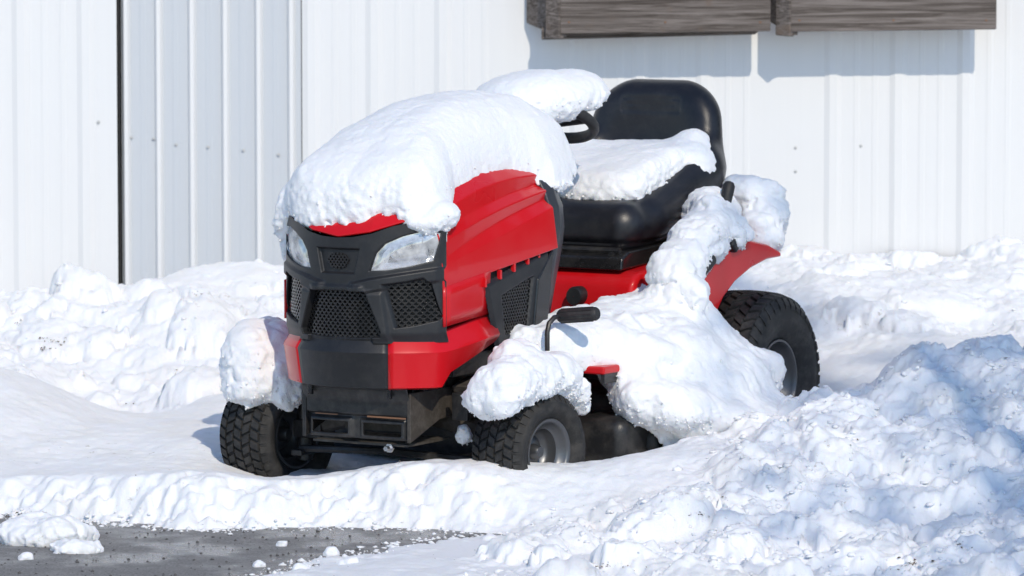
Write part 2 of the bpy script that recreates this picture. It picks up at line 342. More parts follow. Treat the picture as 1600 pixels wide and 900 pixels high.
# how broken up the surface is
rough = np.clip(.10 + sstep(.35, .75, GX) * sstep(1.35, .9, GY) * 1.0 + sstep(1.75, 2.1, GY) * (.62 - .15 * sstep(.2, .6, GX)) + sstep(-.25, .1, GX) * sstep(.1, -.15, GY) * .8
                + blob(GX, 0 * GY, (-.7, 0), (1.6, 1)) * blob(0 * GX, GY - .08 * np.sin(GX * 3), (0, .05), (1, .12)) * .20 - blob(GX, GY, (-.95, 3.55), (.35, .5)) * .5 - blob(GX, GY, (1.3, 1.8), (.5, .3)) * .4, .08, 1.1)
WRP = fbm(GX, GY, Z0, [(.035, .6), (.014, .5)], 71)
def lumps(n, r0, r1, seed, dens):
    out = np.zeros_like(GX); g = np.random.default_rng(seed); k = 0
    while k < n:
        x, y = g.uniform(-1.9, 1.9), g.uniform(-1.3, 3.8)
        i, j = np.searchsorted(gx, x), min(np.searchsorted(gy, y), len(gy) - 1); k += 1
        if g.random() > dens(rough[min(i, len(gx) - 1), j]): continue
        r = r0 + (r1 - r0) * g.random() ** 2.5; ax, ay, an = r * g.uniform(.7, 1.3), r * g.uniform(.7, 1.3), g.uniform(0, 3.14)
        i0, i1 = np.searchsorted(gx, (x - 1.4 * r, x + 1.4 * r)); j0, j1 = np.searchsorted(gy, (y - 1.4 * r, y + 1.4 * r))
        a, b = GX[i0:i1, j0:j1] - x, GY[i0:i1, j0:j1] - y; u, v = a * math.cos(an) + b * math.sin(an), b * math.cos(an) - a * math.sin(an)
        wq = WRP[i0:i1, j0:j1]; p = (np.abs(u / ax) ** 2.3 + np.abs(v / ay) ** 2.3) * (1 + .75 * wq)
        hh = r * g.uniform(.5, .85) * np.sqrt(np.clip(1 - p, 0, 1)) * (1 + g.uniform(-.3, .3) * u / ax + g.uniform(-.3, .3) * v / ay)
        out[i0:i1, j0:j1] = np.maximum(out[i0:i1, j0:j1], hh)
    return out
L1 = (.85 - .25 * sstep(0, .5, GX)) * lumps(1900, .018, .125, 3, lambda r: min(1, max(0, r - .35) * 1.2)); L2 = .8 * lumps(12000, .005, .022, 5, lambda r: min(1, max(0, r - .18) * 1.2))
nz = fbm(GX, GY, Z0, [(.30, .034), (.12, .022), (.05, .012), (.024, .006), (.012, .0035)], 2) * rough + fbm(GX, GY, Z0, [(.5, .018), (.2, .008), (.045, .0022), (.022, .0022)], 30) + fbm(GX, GY, Z0, [(.030, .006), (.015, .0055)], 50) * rough
rid = np.abs(fbm(GX, GY, Z0, [(.30, 1.), (.12, .5)], 60)); nz += (.25 - rid) * .05 * rough
SD = poly_sd(GX, GY, APOLY) + fbm(GX, GY, Z0, [(.25, .040), (.07, .030), (.028, .026), (.014, .014)], 9)
edge_w = np.where(GX + .35 * GY < -.1, .17, .17)
cut = sstep(-.01, .16, SD) ** .75
H = (H + nz + L1 + L2 * .8) * cut - .02 * (1 - sstep(-.03, .012, SD))
H = np.where(SD > .02, np.maximum(H, .004 + 0 * H), H)
def Hat(x, y):
    i = min(max(np.searchsorted(gx, x), 0), len(gx) - 1); j = min(max(np.searchsorted(gy, y), 0), len(gy) - 1); return float(H[i, j])
nu, nv = GX.shape; ii = np.arange(nu * nv).reshape(nu, nv)
Q = np.stack([ii[:-1, :-1], ii[1:, :-1], ii[1:, 1:], ii[:-1, 1:]], -1).reshape(-1, 4)
g_ = fast('snow_ground', np.stack([GX, GY, H], -1).reshape(-1, 3), Q, M_BANK)
tag(g_, 'ploughed and drifted white snow covering the yard', kind='structure')

# loose snow chunks on the asphalt
def chunk(px, py, r, label, seed, flat=.55, group=None):
    c = on(px, py, (0, 0, 1), 0.0); g = np.random.default_rng(seed)
    subs = [(g.uniform(-.6, .6) * r[0], g.uniform(-.6, .6) * r[1], g.uniform(.3, .55)) for _ in range(7)]
    def f(X, Y, Z):
        d = ell(X, Y, Z, (0, 0, .2 * r[2]), (r[0] * .8, r[1] * .8, r[2] * .7))
        for a, b, s in subs: d = smin(d, ell(X, Y, Z, (a, b, .25 * r[2]), (r[0] * s, r[1] * s, r[2] * s * 1.6)), .012)
        return np.maximum(d, -.008 - Z)
    h = min(.004, r[2] / 5); V, q = nets(f, (-r[0] * 1.4, -r[1] * 1.4, -.014), (r[0] * 1.4, r[1] * 1.4, r[2] * 1.7), h, [(.03, min(.007, r[2] * .3)), (.012, min(.004, r[2] * .2))], seed)
    o = fast('snow_chunk', V, q, M_BANK); o.location = (c[0], c[1], 0); tag(o, label, 'snow chunk', group); return o
chunk(62, 848, (.125, .10, .062), 'large crumbled snow lump lying on the wet asphalt', 4)
chunk(125, 862, (.068, .045, .026), 'long flat slab of snow on asphalt beside the large lump', 6)
chunk(135, 843, (.045, .04, .030), 'small snow lump touching the large crumbled lump', 8)
for k, (x, y, r) in enumerate([(40, 874, .018), (440, 853, .012), (405, 885, .016), (520, 868, .02), (545, 885, .03), (470, 893, .022)]):
    chunk(x, y, (r, r * .8, r * .7), 'tiny crumb of snow lying loose on the asphalt', 20 + k, group='snow crumbs on the asphalt')
# loose granular crumbs of snow on the banks and along the ragged edge
def icos():
    bm = bmesh.new(); bmesh.ops.create_icosphere(bm, subdivisions=1, radius=1); V = np.array([v.co[:] for v in bm.verts]); Fc = np.array([[v.index for v in f.verts] for f in bm.faces]); bm.free(); return V, Fc
IV, IF = icos(); g = np.random.default_rng(14); VV = []; FF = []; nb = 0
SDi = lambda x, y: float(SD[min(np.searchsorted(gx, x), len(gx) - 1), min(np.searchsorted(gy, y), len(gy) - 1)])
ROi = lambda x, y: float(rough[min(np.searchsorted(gx, x), len(gx) - 1), min(np.searchsorted(gy, y), len(gy) - 1)])
for k in range(60000):
    if len(VV) >= 3600: break
    x, y = g.uniform(-1.7, 1.75), g.uniform(-1.0, 1.2) if g.random() < .8 else g.uniform(1.2, 3.7)
    sd_ = SDi(x, y); p = max(0, ROi(x, y) - .3) * .35 if sd_ > .03 else math.exp(-((sd_ + .01) / .045) ** 2) * 1.0
    if g.random() > p: continue
    r0 = (.0022 + .0085 * g.random() ** 3) * (1 if sd_ > .03 else .8); v = IV * (1 + g.uniform(-.5, .5, IV.shape)) * r0 * np.array([g.uniform(.7, 1.6), g.uniform(.7, 1.6), g.uniform(.5, .9)])
    VV.append(v + np.array([x, y, max(0, Hat(x, y)) + r0 * .05])); FF.append(IF + nb); nb += len(IV)
tag(fast('snow_crumbs', np.concatenate(VV), np.concatenate(FF), M_SNOW), 'loose crumbs of snow littering the banks and asphalt edge', kind='stuff')
# grit on the asphalt
V = []; Fc = []; g = np.random.default_rng(3)
for k in range(1300):
    x, y = g.uniform(-1.6, .2), g.uniform(-1.1, .35); r = .0012 + .0042 * g.random() ** 4
    if Hat(x, y) > 0 and g.random() > .06: continue
    z = max(0, Hat(x, y)) + r * .3; b = len(V); rr = [r * g.uniform(.6, 1.3) for _ in range(6)]
    V += [(x + rr[0], y, z), (x - rr[1], y, z), (x, y + rr[2], z), (x, y - rr[3], z), (x, y, z + rr[4] * .8), (x, y, z - rr[5] * .8)]
    Fc += [(b + i, b + j, b + q) for i, j, q in ((0, 2, 4), (2, 1, 4), (1, 3, 4), (3, 0, 4), (2, 0, 5), (1, 2, 5), (3, 1, 5), (0, 3, 5))]
tag(obj('grit', V, Fc, M_GRIT), 'dark grit and small stones scattered over the asphalt', kind='stuff')

# soil and leaf litter ploughed up with the snow
def ray_ground(px, py):
    d = ray(px, py)
    for t in np.arange(12.0, 17.5, .004):
        p = CAM + d * t
        if p[1] > -1 and p[2] < Hat(p[0], p[1]): return p
    return CAM + d * 13
V = []; Fc = []; g = np.random.default_rng(8)
for px, py, n, sx_, sz_ in [(86, 532, 42, 16, 5), (70, 545, 22, 14, 3), (30, 505, 8, 6, 3), (200, 630, 10, 14, 5), (270, 580, 7, 8, 6), (300, 460, 8, 10, 5), (1092, 804, 20, 14, 2), (1105, 797, 10, 8, 2), (1135, 780, 4, 8, 5), (1420, 882, 40, 26, 9), (1500, 850, 10, 20, 10), (1330, 690, 6, 12, 8), (960, 885, 26, 34, 6), (1570, 560, 2, 4, 2), (1318, 507, 3, 4, 2), (20, 806, 26, 26, 3)]:
    for k in range(n):
        p = ray_ground(px + g.normal(0, sx_ * .6), py + g.normal(0, sz_ * .6)); r_ = .0015 + .0065 * g.random() ** 2.2; b = len(V); q = g.normal(0, 1, (4, 3)); q = q / np.linalg.norm(q, axis=1)[:, None] * r_ * g.uniform(.6, 1.4, (4, 1)); q[:, 2] *= .6
        V += [tuple(p + v + (0, 0, r_ * .2)) for v in q]; Fc += [(b, b + 1, b + 2), (b, b + 2, b + 3), (b, b + 3, b + 1), (b + 1, b + 3, b + 2)]
tag(obj('soil_litter', V, Fc, mat('brown_soil', (.10, .065, .032), .9)), 'brown soil and leaf bits mixed into the snow banks', kind='stuff')

# ------------------------------------------------------------------ barn wall
WY = 4.0; WH = 3.3
barn = bpy.data.objects.new('metal_barn', None); link(barn); barn.location = (0, WY, 0)
tag(barn, 'white ribbed steel barn wall behind the snow covered mower', 'barn')
def wx(px): return atY(px, 250, WY)[0]
def panel(x0, x1, ribs, hw, tw, h, minors, m, y=0., mh=.0014):
    prof = [(x0, 0.)]
    ev = [(r, hw, tw, h) for r in ribs] + [(r, .013, .006, mh) for r in minors]
    for r, a, b, q in sorted(ev):
        if r - a <= prof[-1][0] or r + a >= x1: continue
        prof += [(r - a, 0), (r - b, -q), (r + b, -q), (r + a, 0)]
    prof.append((x1, 0.))
    zz = np.linspace(-.1, WH, 9); mb = MB(); back = .012 + y
    P = [(x, y + d) for x, d in prof]; n = len(P)
    V = [(x, d, z) for z in zz for x, d in P]; Fc = [(i * n + j, i * n + j + 1, (i + 1) * n + j + 1, (i + 1) * n + j) for i in range(len(zz) - 1) for j in range(n - 1)]
    mb.add(V, Fc)
    return mb.obj('siding_panel', m, barn, smooth=None, bevel=0)
sp = .2245
# left door leaf, standing 3 cm proud
lr = [wx(35), wx(136)]; ribsL = [lr[0] - sp * k for k in range(0, 26)] + [lr[1]]
mins = lambda rs: [r + q * sp for r in rs for q in (.36, .64)]
for a, b in ((-7, wx(-700)), (wx(-700) , wx(-300)), (wx(-300), wx(184.5))):
    rr = [r for r in ribsL if a < r < b]; panel(a, b, rr, .030, .012, .008, [x for x in mins(rr) if x < b - .03], M_WALL, -.03)
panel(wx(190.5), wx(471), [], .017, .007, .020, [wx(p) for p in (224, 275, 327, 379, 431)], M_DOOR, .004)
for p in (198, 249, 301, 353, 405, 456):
    mb = MB(); mb.prism([(-.016, .004), (-.007, -.017), (.006, -.017), (.016, .004)], -.1, WH, lambda a, b, c: (a, b, c)); bt = mb.obj('lit_rib', M_WALL, barn, smooth=None, bevel=.003); bt.location = (wx(p), .001, 0)  # raised door ribs; the light they catch is put in as whiter colour
rpx = [487, 585, 692, 802, 903, 1000, 1100, 1200, 1301, 1403, 1508, 1612]; ribsR = [wx(p) for p in rpx]
edges = [wx(472.5), wx(803.5), wx(1202), wx(1613)]
for a, b in zip(edges[:-1], edges[1:]):
    rr = [r for r in ribsR if a < r < b]; panel(a, b, rr, .030, .012, .008, [x for x in mins(rr) if x < b - .03], M_WALL, 0)
x = wx(1613)
while x < 3.0:
    rr = [x + sp * k for k in (.0, 1, 2, 3)]; panel(x, x + sp * 4, rr[1:], .030, .012, .008, mins(rr), M_WALL, 0); x += sp * 4
mb = MB(); mb.box((-1.8, .25, WH / 2), (10.4, .4, WH + .1)); mb.obj('wall_core', M_VOID, barn)
mb = MB(); mb.box((wx(187.5), -.004, WH / 2 - .05), (.004, .02, WH)); mb.obj('door_seal', M_RUB2, barn)
mb = MB(); mb.box((-1.8, -.12, WH + .06), (10.8, .9, .1)); mb.obj('roof_eave', M_WALL, barn, bevel=.01)
sm = None
for px, py in [(155,190),(205,215),(240,217),(275,226),(325,230),(380,235),(435,242),(457,234),(1243,231),(1345,228),(1243,268)]:
    p = atY(px, py, WY); off = -.033 if px < 186 else .0
    if sm is None:
        mb = MB(); mb.lathe([(.0001, -.005), (.003, -.005), (.0035, -.002), (.0055, -.0015), (.0055, .002)], 10); so = mb.obj('screw', mat('screw_head', (.5, .5, .49), .5, .4), barn); sm = so
    else: so = sm.copy(); COL.objects.link(so)
    so.location = (p[0], off, p[2])

# ------------------------------------------------------------------ weathered window boxes
def plank(parent, name, quad, thick, bev=.004):     # quad: 4 corners (front face, counter-clockwise from lower left); thickness goes backwards
    q = [Vector(v) for v in quad]; n = (q[1] - q[0]).cross(q[3] - q[0]).normalized()
    ctr = sum(q, Vector()) / 4
    mb = MB(); V = [v - ctr for v in q] + [v - ctr - n * thick for v in q]
    mb.add(V, [(0, 1, 2, 3), (7, 6, 5, 4), (0, 4, 5, 1), (1, 5, 6, 2), (2, 6, 7, 3), (3, 7, 4, 0)])
    o = mb.obj(name, M_WOOD, parent, smooth=30, bevel=bev); o.location = ctr; return o
def window_box(pl_back, pl, pr, pbot, label, skew, ledger):
    FY = 3.80; a = atY(pl, pbot, FY); b = atY(pr, pbot - 4, FY); c = atY(pl_back, pbot - 16, WY - .02)
    e = bpy.data.objects.new('window_box', None); link(e); e.location = (a[0], WY, a[2]); tag(e, label, 'planter', 'weathered window boxes on the barn wall')
    bpy.context.view_layer.update()
    def L(p): return (p[0] - a[0], p[1] - WY, p[2] - a[2])
    hgt = .20; dx = a[0] - c[0]; W = b[0] - a[0]; db = b[2] - a[2]
    plank(e, 'front_board', [(0, FY - WY, 0), (W, FY - WY, db), (W, FY - WY, hgt), (0, FY - WY, hgt)], .026)
    plank(e, 'end_board', [(-dx, -.024, .030), (-.001, FY - WY + .004, -.012), (-.001, FY - WY + .004, hgt + .01), (-dx, -.024, hgt + .01)], .03)
    plank(e, 'end_board', [(W - .028, FY - WY + .028, db + .002), (W - dx, -.024, db + .03), (W - dx, -.024, hgt), (W - .028, FY - WY + .028, hgt)], .028)
    plank(e, 'back_board', [(-dx + .03, -.03, .03), (W - dx - .03, -.03, .03), (W - dx - .03, -.03, hgt), (-dx + .03, -.03, hgt)], .02)
    plank(e, 'bottom_board', [(.03, FY - WY + .03, .022), (W - .05, FY - WY + .03, db + .022), (W - dx - .05, -.03, .045), (-dx + .05, -.03, .045)], .02)
    plank(e, 'corner_post', [(-.050, FY - WY + .03, -.012), (-.003, FY - WY - .006, -.016), (-.003, FY - WY - .006, hgt + .02), (-.050, FY - WY + .03, hgt + .02)], .03)
    for nx in (.03, W * .5, W - .035):
        mb = MB(); mb.lathe([(.0001, -.004), (.0035, -.003), (.0035, .003)], 8); nl_ = mb.obj('nail', M_RUST, e); nl_.location = (nx, FY - WY, db * .5 + .035)
    if ledger:
        plank(e, 'ledger', [(-.062, FY - WY + .05, -.022), (W * .93, FY - WY + .05, -.004), (W * .97, FY - WY + .05, .02), (-.062, FY - WY + .05, .02)], .05)
    return e
window_box(822, 875, 1204, 53, 'weathered grey window box with a warped ledger board under it', .1, True)
window_box(1201, 1235, 1557, 50, 'weathered grey window box with no ledger under its front board', .1, False)

# ------------------------------------------------------------------ the riding mower
mower = bpy.data.objects.new('riding_mower', None); link(mower); mower.matrix_world = MW
tag(mower, 'red riding mower with black seat and grille, half buried in snow', 'riding mower')
bpy.context.view_layer.update()
def sdpoly(Yg, Zg, poly): return poly_sd(Yg, Zg, np.array(poly))
# nose: one curved relief with openings
mirror = lambda P: [(-y, z) for y, z in P]
LAMP = [tuple(N(*p)) for p in [(577,424),(586,396),(600,381),(628,369),(656,362),(687,364),(685,380),(677,408),(640,417),(605,423)]]
SIDEM = [tuple(N(*p, .01)) for p in [(601,444),(640,439),(667,433),(676,440),(693,494),(690,500),(650,509),(619,513)]]
CM = [tuple(N(*p, .01)) for p in [(538,453),(575,455),(601,518),(599,527),(538,529)]]
CENT = [(0 if i in (0, 4) else y, z) for i, (y, z) in enumerate(CM)]; CENT = CENT + [(-y, z) for y, z in CENT[::-1][1:-1]]
EMB = [(-.068, .725), (-.052, .655), (.052, .655), (.068, .725)]
ny_, nz_ = 260, 190; ys = np.linspace(-.252, .252, ny_); zs = np.linspace(.472, .806, nz_); YY, ZZ = np.meshgrid(ys, zs, indexing='ij')
top = np.interp(np.abs(YY), [0, .05, .1, .15, .2, .255], [.752, .755, .765, .785, .797, .80])
Zr = .472 + (ZZ - .472) * (top - .472) / (.806 - .472)
dep = np.zeros_like(YY); bev = .006
for P, d in ((LAMP, .042), (mirror(LAMP), .042), (SIDEM, .028), (mirror(SIDEM), .028), (CENT, .030), (EMB, .012)):
    dep += d * sstep(.001, -bev, sdpoly(YY, Zr, P))
band = np.interp(np.abs(YY), [0, .06, .1, .25], [.612, .618, .628, .655])         # proud band under the lamps
dep -= .012 * sstep(.022, .012, np.abs(Zr - band)) * sstep(.03, .06, np.abs(YY)) + .006 * sstep(.03, .02, np.abs(Zr - .60)) * sstep(.09, .07, np.abs(YY))
dep -= .010 * sstep(.026, .018, np.abs(np.abs(YY) - np.interp(Zr, [.47, .6], [.122, .105]))) * sstep(.62, .60, Zr)
dep += .010 * sstep(.03, .0, Zr - .472)
edge = sstep(.238, .25, np.abs(YY)); dep += .012 * edge ** 2
XX = xn(YY) - dep
V, Fq = grid(np.stack([XX, YY, Zr], -1).reshape(-1, 3), ny_, nz_)
nose = obj('grille_surround', V, Fq, M_BLK, mower, 180)
# lamps
def patch(P, off, name, m, bulge=0., parent=mower, n=60, grow=.004):
    a = np.array(P); y0, z0 = a.min(0) - .01; y1, z1 = a.max(0) + .01; gy_, gz_ = np.linspace(y0, y1, n), np.linspace(z0, z1, n)
    A, B = np.meshgrid(gy_, gz_, indexing='ij'); s = sdpoly(A, B, P); X = xn(A) - off + bulge * sstep(0, -.03, s)
    keep = s < grow; Vv = np.stack([X, A, B], -1).reshape(-1, 3); k = keep
    ok = k[:-1, :-1] & k[1:, :-1] & k[1:, 1:] & k[:-1, 1:]; id_ = np.arange(n * n).reshape(n, n)
    q = np.stack([id_[:-1, :-1], id_[1:, :-1], id_[1:, 1:], id_[:-1, 1:]], -1)[ok]
    u, inv = np.unique(q, return_inverse=True); return fast(name, Vv[u], inv.reshape(-1, 4), m, parent)
for P, sg in ((LAMP, 1), (mirror(LAMP), -1)):
    hl = patch(P, .034, 'headlight', M_LAMP, -.012)
    patch(P, .008, 'lens', M_LENS, .006, hl)
    c = np.mean(np.array(P), 0)
    for dy in (-.022, .026):
        mb = MB(); mb.lathe([(.0005, .016), (.006, .013), (.009, .004), (.009, -.010)], 14, lambda r, a, h: (h, r * math.cos(a), r * math.sin(a))); bu = mb.obj('bulb', M_BULB, hl); y = c[0] + sg * dy; bu.location = (float(xn(y)) - .036, y, c[1] - .004)
        mb = MB(); mb.lathe([(.010, -.008), (.018, .0), (.025, .010), (.0265, .0105)], 24, lambda r, a, h: (h, r * math.cos(a), r * math.sin(a) * .8)); bw = mb.obj('reflector', M_STEEL, hl); bw.location = (float(xn(y)) - .032, y, c[1] - .004)
# wire-like plastic mesh in the openings
def lattice(P, off, cw, ch, w_, name, surf, parent, m=M_BLK, thick=.006):
    a = np.array(P); y0, z0 = a.min(0); y1, z1 = a.max(0); mb = MB()
    def seg(p, q):
        p = np.array(p); q = np.array(q); c = (p + q) / 2
        if poly_sd(np.array([c[0]]), np.array([c[1]]), a)[0] > -.001: return
        d = (q - p) / np.linalg.norm(q - p); nrm = np.array([-d[1], d[0]]) * w_ / 2
        c4 = [p - nrm, q - nrm, q + nrm, p + nrm]
        mb.add([surf(v[0], v[1], off) for v in c4] + [surf(v[0], v[1], off + thick) for v in c4], [(0, 1, 2, 3), (0, 4, 5, 1), (2, 6, 7, 3), (1, 5, 6, 2), (3, 7, 4, 0)])
    i = 0; z = z0
    while z < z1 + ch:
        y = y0 + (cw / 2 if i % 2 else 0)
        while y < y1 + cw:
            seg((y - cw * .28, z), (y + cw * .28, z)); seg((y + cw * .28, z), (y + cw * .5, z + ch * .5)) ; seg((y - cw * .28, z), (y - cw * .5, z + ch * .5))
            seg((y + cw * .5, z + ch * .5), (y + cw * .22, z + ch)); seg((y - cw * .5, z + ch * .5), (y - cw * .22, z + ch))
            y += cw
        z += ch; i += 1
    o = mb.obj(name, m, parent, smooth=None); o['kind'] = 'stuff'; return o
nsurf = lambda y, z, off: (float(xn(y)) - off, y, z)
for P in (SIDEM, mirror(SIDEM), CENT): lattice(P, .013, .0150, .0085, .0032, 'grille_mesh', nsurf, nose, M_GLOSS)
EMO = [(.034 * math.cos(t) , .690 + .022 * math.sin(t)) for t in np.linspace(0, 2 * math.pi, 24)[:-1]]
lattice(EMO, .006, .011, .007, .0026, 'emblem', nsurf, nose, M_GLOSS)
# bumper: section swept round the nose and back along the sides
def bumper_path():
    pts = [(xn(y), y) for y in np.linspace(0, .235, 18)]
    pts += [(.205, .2465), (.17, .253), (.10, .258), (.03, .261), (-.05, .262)]
    return pts
BP = bumper_path(); sec = [(-.040, .500), (-.022, .497), (.006, .455), (.010, .447), (.008, .44), (-.004, .352), (-.03, .345)]
def bumper(name, pts, m, sgn, bot):
    P = np.array([(a, b * sgn) for a, b in pts]); t = np.gradient(P, axis=0); nn = np.stack([-t[:, 1], t[:, 0]], 1) * -sgn; nn /= np.linalg.norm(nn, axis=1)[:, None]
    if (nn[0, 0]) < 0: nn = -nn
    V = []
    for i, (p, q) in enumerate(zip(P, nn)):
        for j, (o, z) in enumerate(sec):
            u = np.clip((.2 - p[0]) / .26, 0, 1)
            zz = z + (.035 * u if j < 2 else .03 * u if j < 5 else bot(p[0])); V.append((p[0] + q[0] * o, p[1] + q[1] * o, zz))
    Vv, Fq = grid(V, len(P), len(sec)); mb = MB(); mb.add(Vv, Fq); o = mb.obj(name, m, mower, smooth=40); s_ = o.modifiers.new('s', 'SOLIDIFY'); s_.thickness = .006; s_.offset = -1; return o
zero = lambda x: 0.
cut_i = next(i for i, p in enumerate(BP) if p[1] > .132)
cpts = [(a, -b) for a, b in BP[1:cut_i + 1][::-1]] + BP[:cut_i + 1]
bumper('bumper_centre', cpts, M_BLK, 1, zero)
def sidebot(x): return .028 * sstep(.23, .20, x) * 1 + np.interp(x, [-.05, .2], [.075, .0]) if x < .2 else 0.
for s_ in (1, -1): bumper('bumper_corner', BP[cut_i:], M_RED, s_, sidebot)
# hood
RY_F = [.250, .2495, .247, .2455, .2445, .238, .226, .175, .09, 0]; RZ_F = [.515, .612, .673, .690, .735, .765, .785, .798, .770, .756]
RY_R = [.262, .280, .264, .238, .243, .212, .217, .165, .09, 0]; RZ_R = [.58, .688, .800, .822, .846, .862, .888, .928, .955, .965]
XR = [-.35, -.352, -.352, -.352, -.352, -.354, -.36, -.39, -.42, -.43]
US = np.linspace(0, 1, 16)
def hoodpt(i, u):
    y = RY_F[i] + (RY_R[i] - RY_F[i]) * u; x = (xn(RY_F[i]) - .004) * (1 - u) + XR[i] * u
    z = RZ_F[i] + (RZ_R[i] - RZ_F[i]) * u
    if i >= 6: z += .030 * math.sin(math.pi * u) + ((.012 if i == 6 else .045) * sstep(0, .09, u) * (1 - u))
    elif i >= 3: z += .012 * math.sin(math.pi * u)
    return x, y, z
rows = list(range(1, 10)); V = []
full = [(i, 1) for i in rows] + [(i, -1) for i in rows[::-1][1:]]
for u in US:
    for i, s_ in full: x, y, z = hoodpt(i, u); V.append((x, y * s_, z))
mb = MB(); mb.add(*grid(V, len(US), len(full))); hood = mb.obj('hood', M_RED, mower, smooth=22)
so_ = hood.modifiers.new('s', 'SOLIDIFY'); so_.thickness = .008; so_.offset = -1
bv = hood.modifiers.new('b', 'BEVEL'); bv.width = .006; bv.segments = 3; bv.limit_method = 'ANGLE'; bv.angle_limit = R_(9)
for s_ in (1, -1):      # red quarter panel in front of the side vent
    V = []
    for u in np.linspace(0, .40, 7):
        x1, y1, z1 = hoodpt(1, u)
        for k in range(5):
            t = k / 4; V.append((x1 - .010 * (1 - t) * (u / .4), s_ * (.251 + (y1 + .0012 - .251) * t), .513 + .045 * u * (1 - t) + (z1 + .006 - .513) * t))
    mb = MB(); mb.add(*grid(V, 7, 5)); q = mb.obj('quarter_panel', M_RED, mower, smooth=40); m_ = q.modifiers.new('s', 'SOLIDIFY'); m_.thickness = .006; m_.offset = -1 if s_ > 0 else 1
# engine bay filler, so nothing shows through
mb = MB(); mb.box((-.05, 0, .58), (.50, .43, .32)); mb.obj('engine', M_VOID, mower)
# black side vent panels
def PV(px, py, k=.262): v = sy(px, py, k); return (v[0], v[2])
VENT = [PV(*p) for p in [(758,444),(846,393),(856,388),(851,470),(846,528),(832,545),(778,550)]]
VM = [PV(*p) for p in [(783,462),(833,430),(824,521),(789,524)]]
for s_ in (1, -1):
    a = np.array(VENT); A, B = np.meshgrid(np.linspace(a[:, 0].min() - .01, a[:, 0].max() + .01, 90), np.linspace(a[:, 1].min() - .01, a[:, 1].max() + .01, 90), indexing='ij')
    s0 = sdpoly(A, B, VENT); s1 = sdpoly(A, B, VM); Yv = .264 - .014 * sstep(.001, -.005, s1) - .008 * sstep(-.012, 0, s0) + .006 * sstep(-.20, -.30, A)
    id_ = np.arange(8100).reshape(90, 90); k = s0 < .003; ok = k[:-1, :-1] & k[1:, :-1] & k[1:, 1:] & k[:-1, 1:]
    q = np.stack([id_[:-1, :-1], id_[1:, :-1], id_[1:, 1:], id_[:-1, 1:]], -1)[ok]; u, inv = np.unique(q, return_inverse=True)
    vp = fast('side_vent', np.stack([A, Yv * s_, B], -1).reshape(-1, 3)[u], inv.reshape(-1, 4), M_BLK, mower)
    lattice(VM, .0, .013, .0085, .003, 'grille_mesh', lambda x, z, off, s_=s_: (x, s_ * (.258 - off), z), vp, M_GLOSS)
    # ribs between the cooling slots under the hood lip, and the dark slot behind them
    for t in (.0, .27, .52, .77, .97):
        p = np.array(PV(757, 437)) * (1 - t) + np.array(PV(843, 391)) * t
        mb = MB(); mb.box((p[0], s_ * .262, p[1] - .008), (.010, .012, .026)); mb.obj('vent_rib', M_RED, mower, bevel=.002)
    mb = MB(); mb.prism([PV(752, 432), PV(850, 384), PV(850, 408), PV(756, 462)], s_ * .235, s_ * .250); mb.obj('vent_slot', M_VOID, mower)
    # gloss pillar between the vent and the dash
    mb = MB(); mb.prism([PV(836, 436), PV(857, 392), PV(861, 384), PV(858, 440), PV(850, 524), PV(843, 534), PV(828, 540)], s_ * .258, s_ * .272); mb.obj('side_pillar', M_GLOSS, mower, bevel=.006)
# dash console
sec_d = [(.19, .895), (.225, .875), (.246, .84), (.262, .80), (.268, .74), (.262, .69), (.245, .58), (.225, .44)]
V = []
for x, k, dz in ((-.345, .985, 0), (-.385, 1.0, .004), (-.42, .96, .0), (-.45, .91, -.02), (-.462, .86, -.03)):
    row = [(x - (.0 if z > .7 else (.7 - z) * -.12), y * k, z + dz * (1 if z > .8 else 0)) for y, z in sec_d]
    V += row + [(a, -b, c) for a, b, c in row[::-1]]
mb = MB(); mb.add(*grid(V, 5, 16)); n16 = 16; mb.F.append(tuple(4 * 16 + i for i in range(16))); mb.F.append(tuple(range(16))[::-1])
mb.obj('dash_console', M_DASH, mower, smooth=40, bevel=.006)
# frame, front plate, axle
mb = MB(); mb.box((-.45, 0, .36), (1.25, .34, .16)); mb.box((.10, 0, .365), (.20, .30, .10)); mb.obj('chassis', M_BLK2, mower, bevel=.006)
def plate():
    n1, n2 = 80, 50; A, B = np.meshgrid(np.linspace(-.172, .172, n1), np.linspace(.205, .348, n2), indexing='ij')
    def rr(cy, cz, w_, h_): return np.maximum(np.abs(A - cy) - w_, np.abs(B - cz) - h_)
    hole = np.minimum(rr(-.082, .232, .058, .017), rr(.082, .232, .058, .017)); lip = sstep(.016, .004, hole) * sstep(-.004, .0, hole)
    X = .255 + .010 * lip - .012 * sstep(.272, .265, B) + .015 * sstep(.30, .345, B) + .010 * np.abs(A / .17) ** 4 * -1
    id_ = np.arange(n1 * n2).reshape(n1, n2); k = (hole > -.002) & (np.abs(A) < .172 - .12 * np.clip(.235 - B, 0, 1) * 4)
    ok = k[:-1, :-1] & k[1:, :-1] & k[1:, 1:] & k[:-1, 1:]; q = np.stack([id_[:-1, :-1], id_[1:, :-1], id_[1:, 1:], id_[:-1, 1:]], -1)[ok]
    u, inv = np.unique(q, return_inverse=True); o = fast('front_plate', np.stack([X, A, B], -1).reshape(-1, 3)[u], inv.reshape(-1, 4), M_BLK2, mower)
    m_ = o.modifiers.new('s', 'SOLIDIFY'); m_.thickness = .006; m_.offset = -1; return o
fp = plate()
mb = MB(); mb.box((.256, .10, .267), (.004, .12, .004)); mb.obj('rust_streak', M_RUST, fp); mb = MB(); mb.box((.256, -.09, .267), (.004, .07, .003)); mb.obj('rust_streak', M_RUST, fp)
for y in (-.13, .12): mb = MB(); mb.box((.272, y, .334), (.012, .012, .03)); mb.obj('plate_clip', M_GLOSS, fp, bevel=.002)
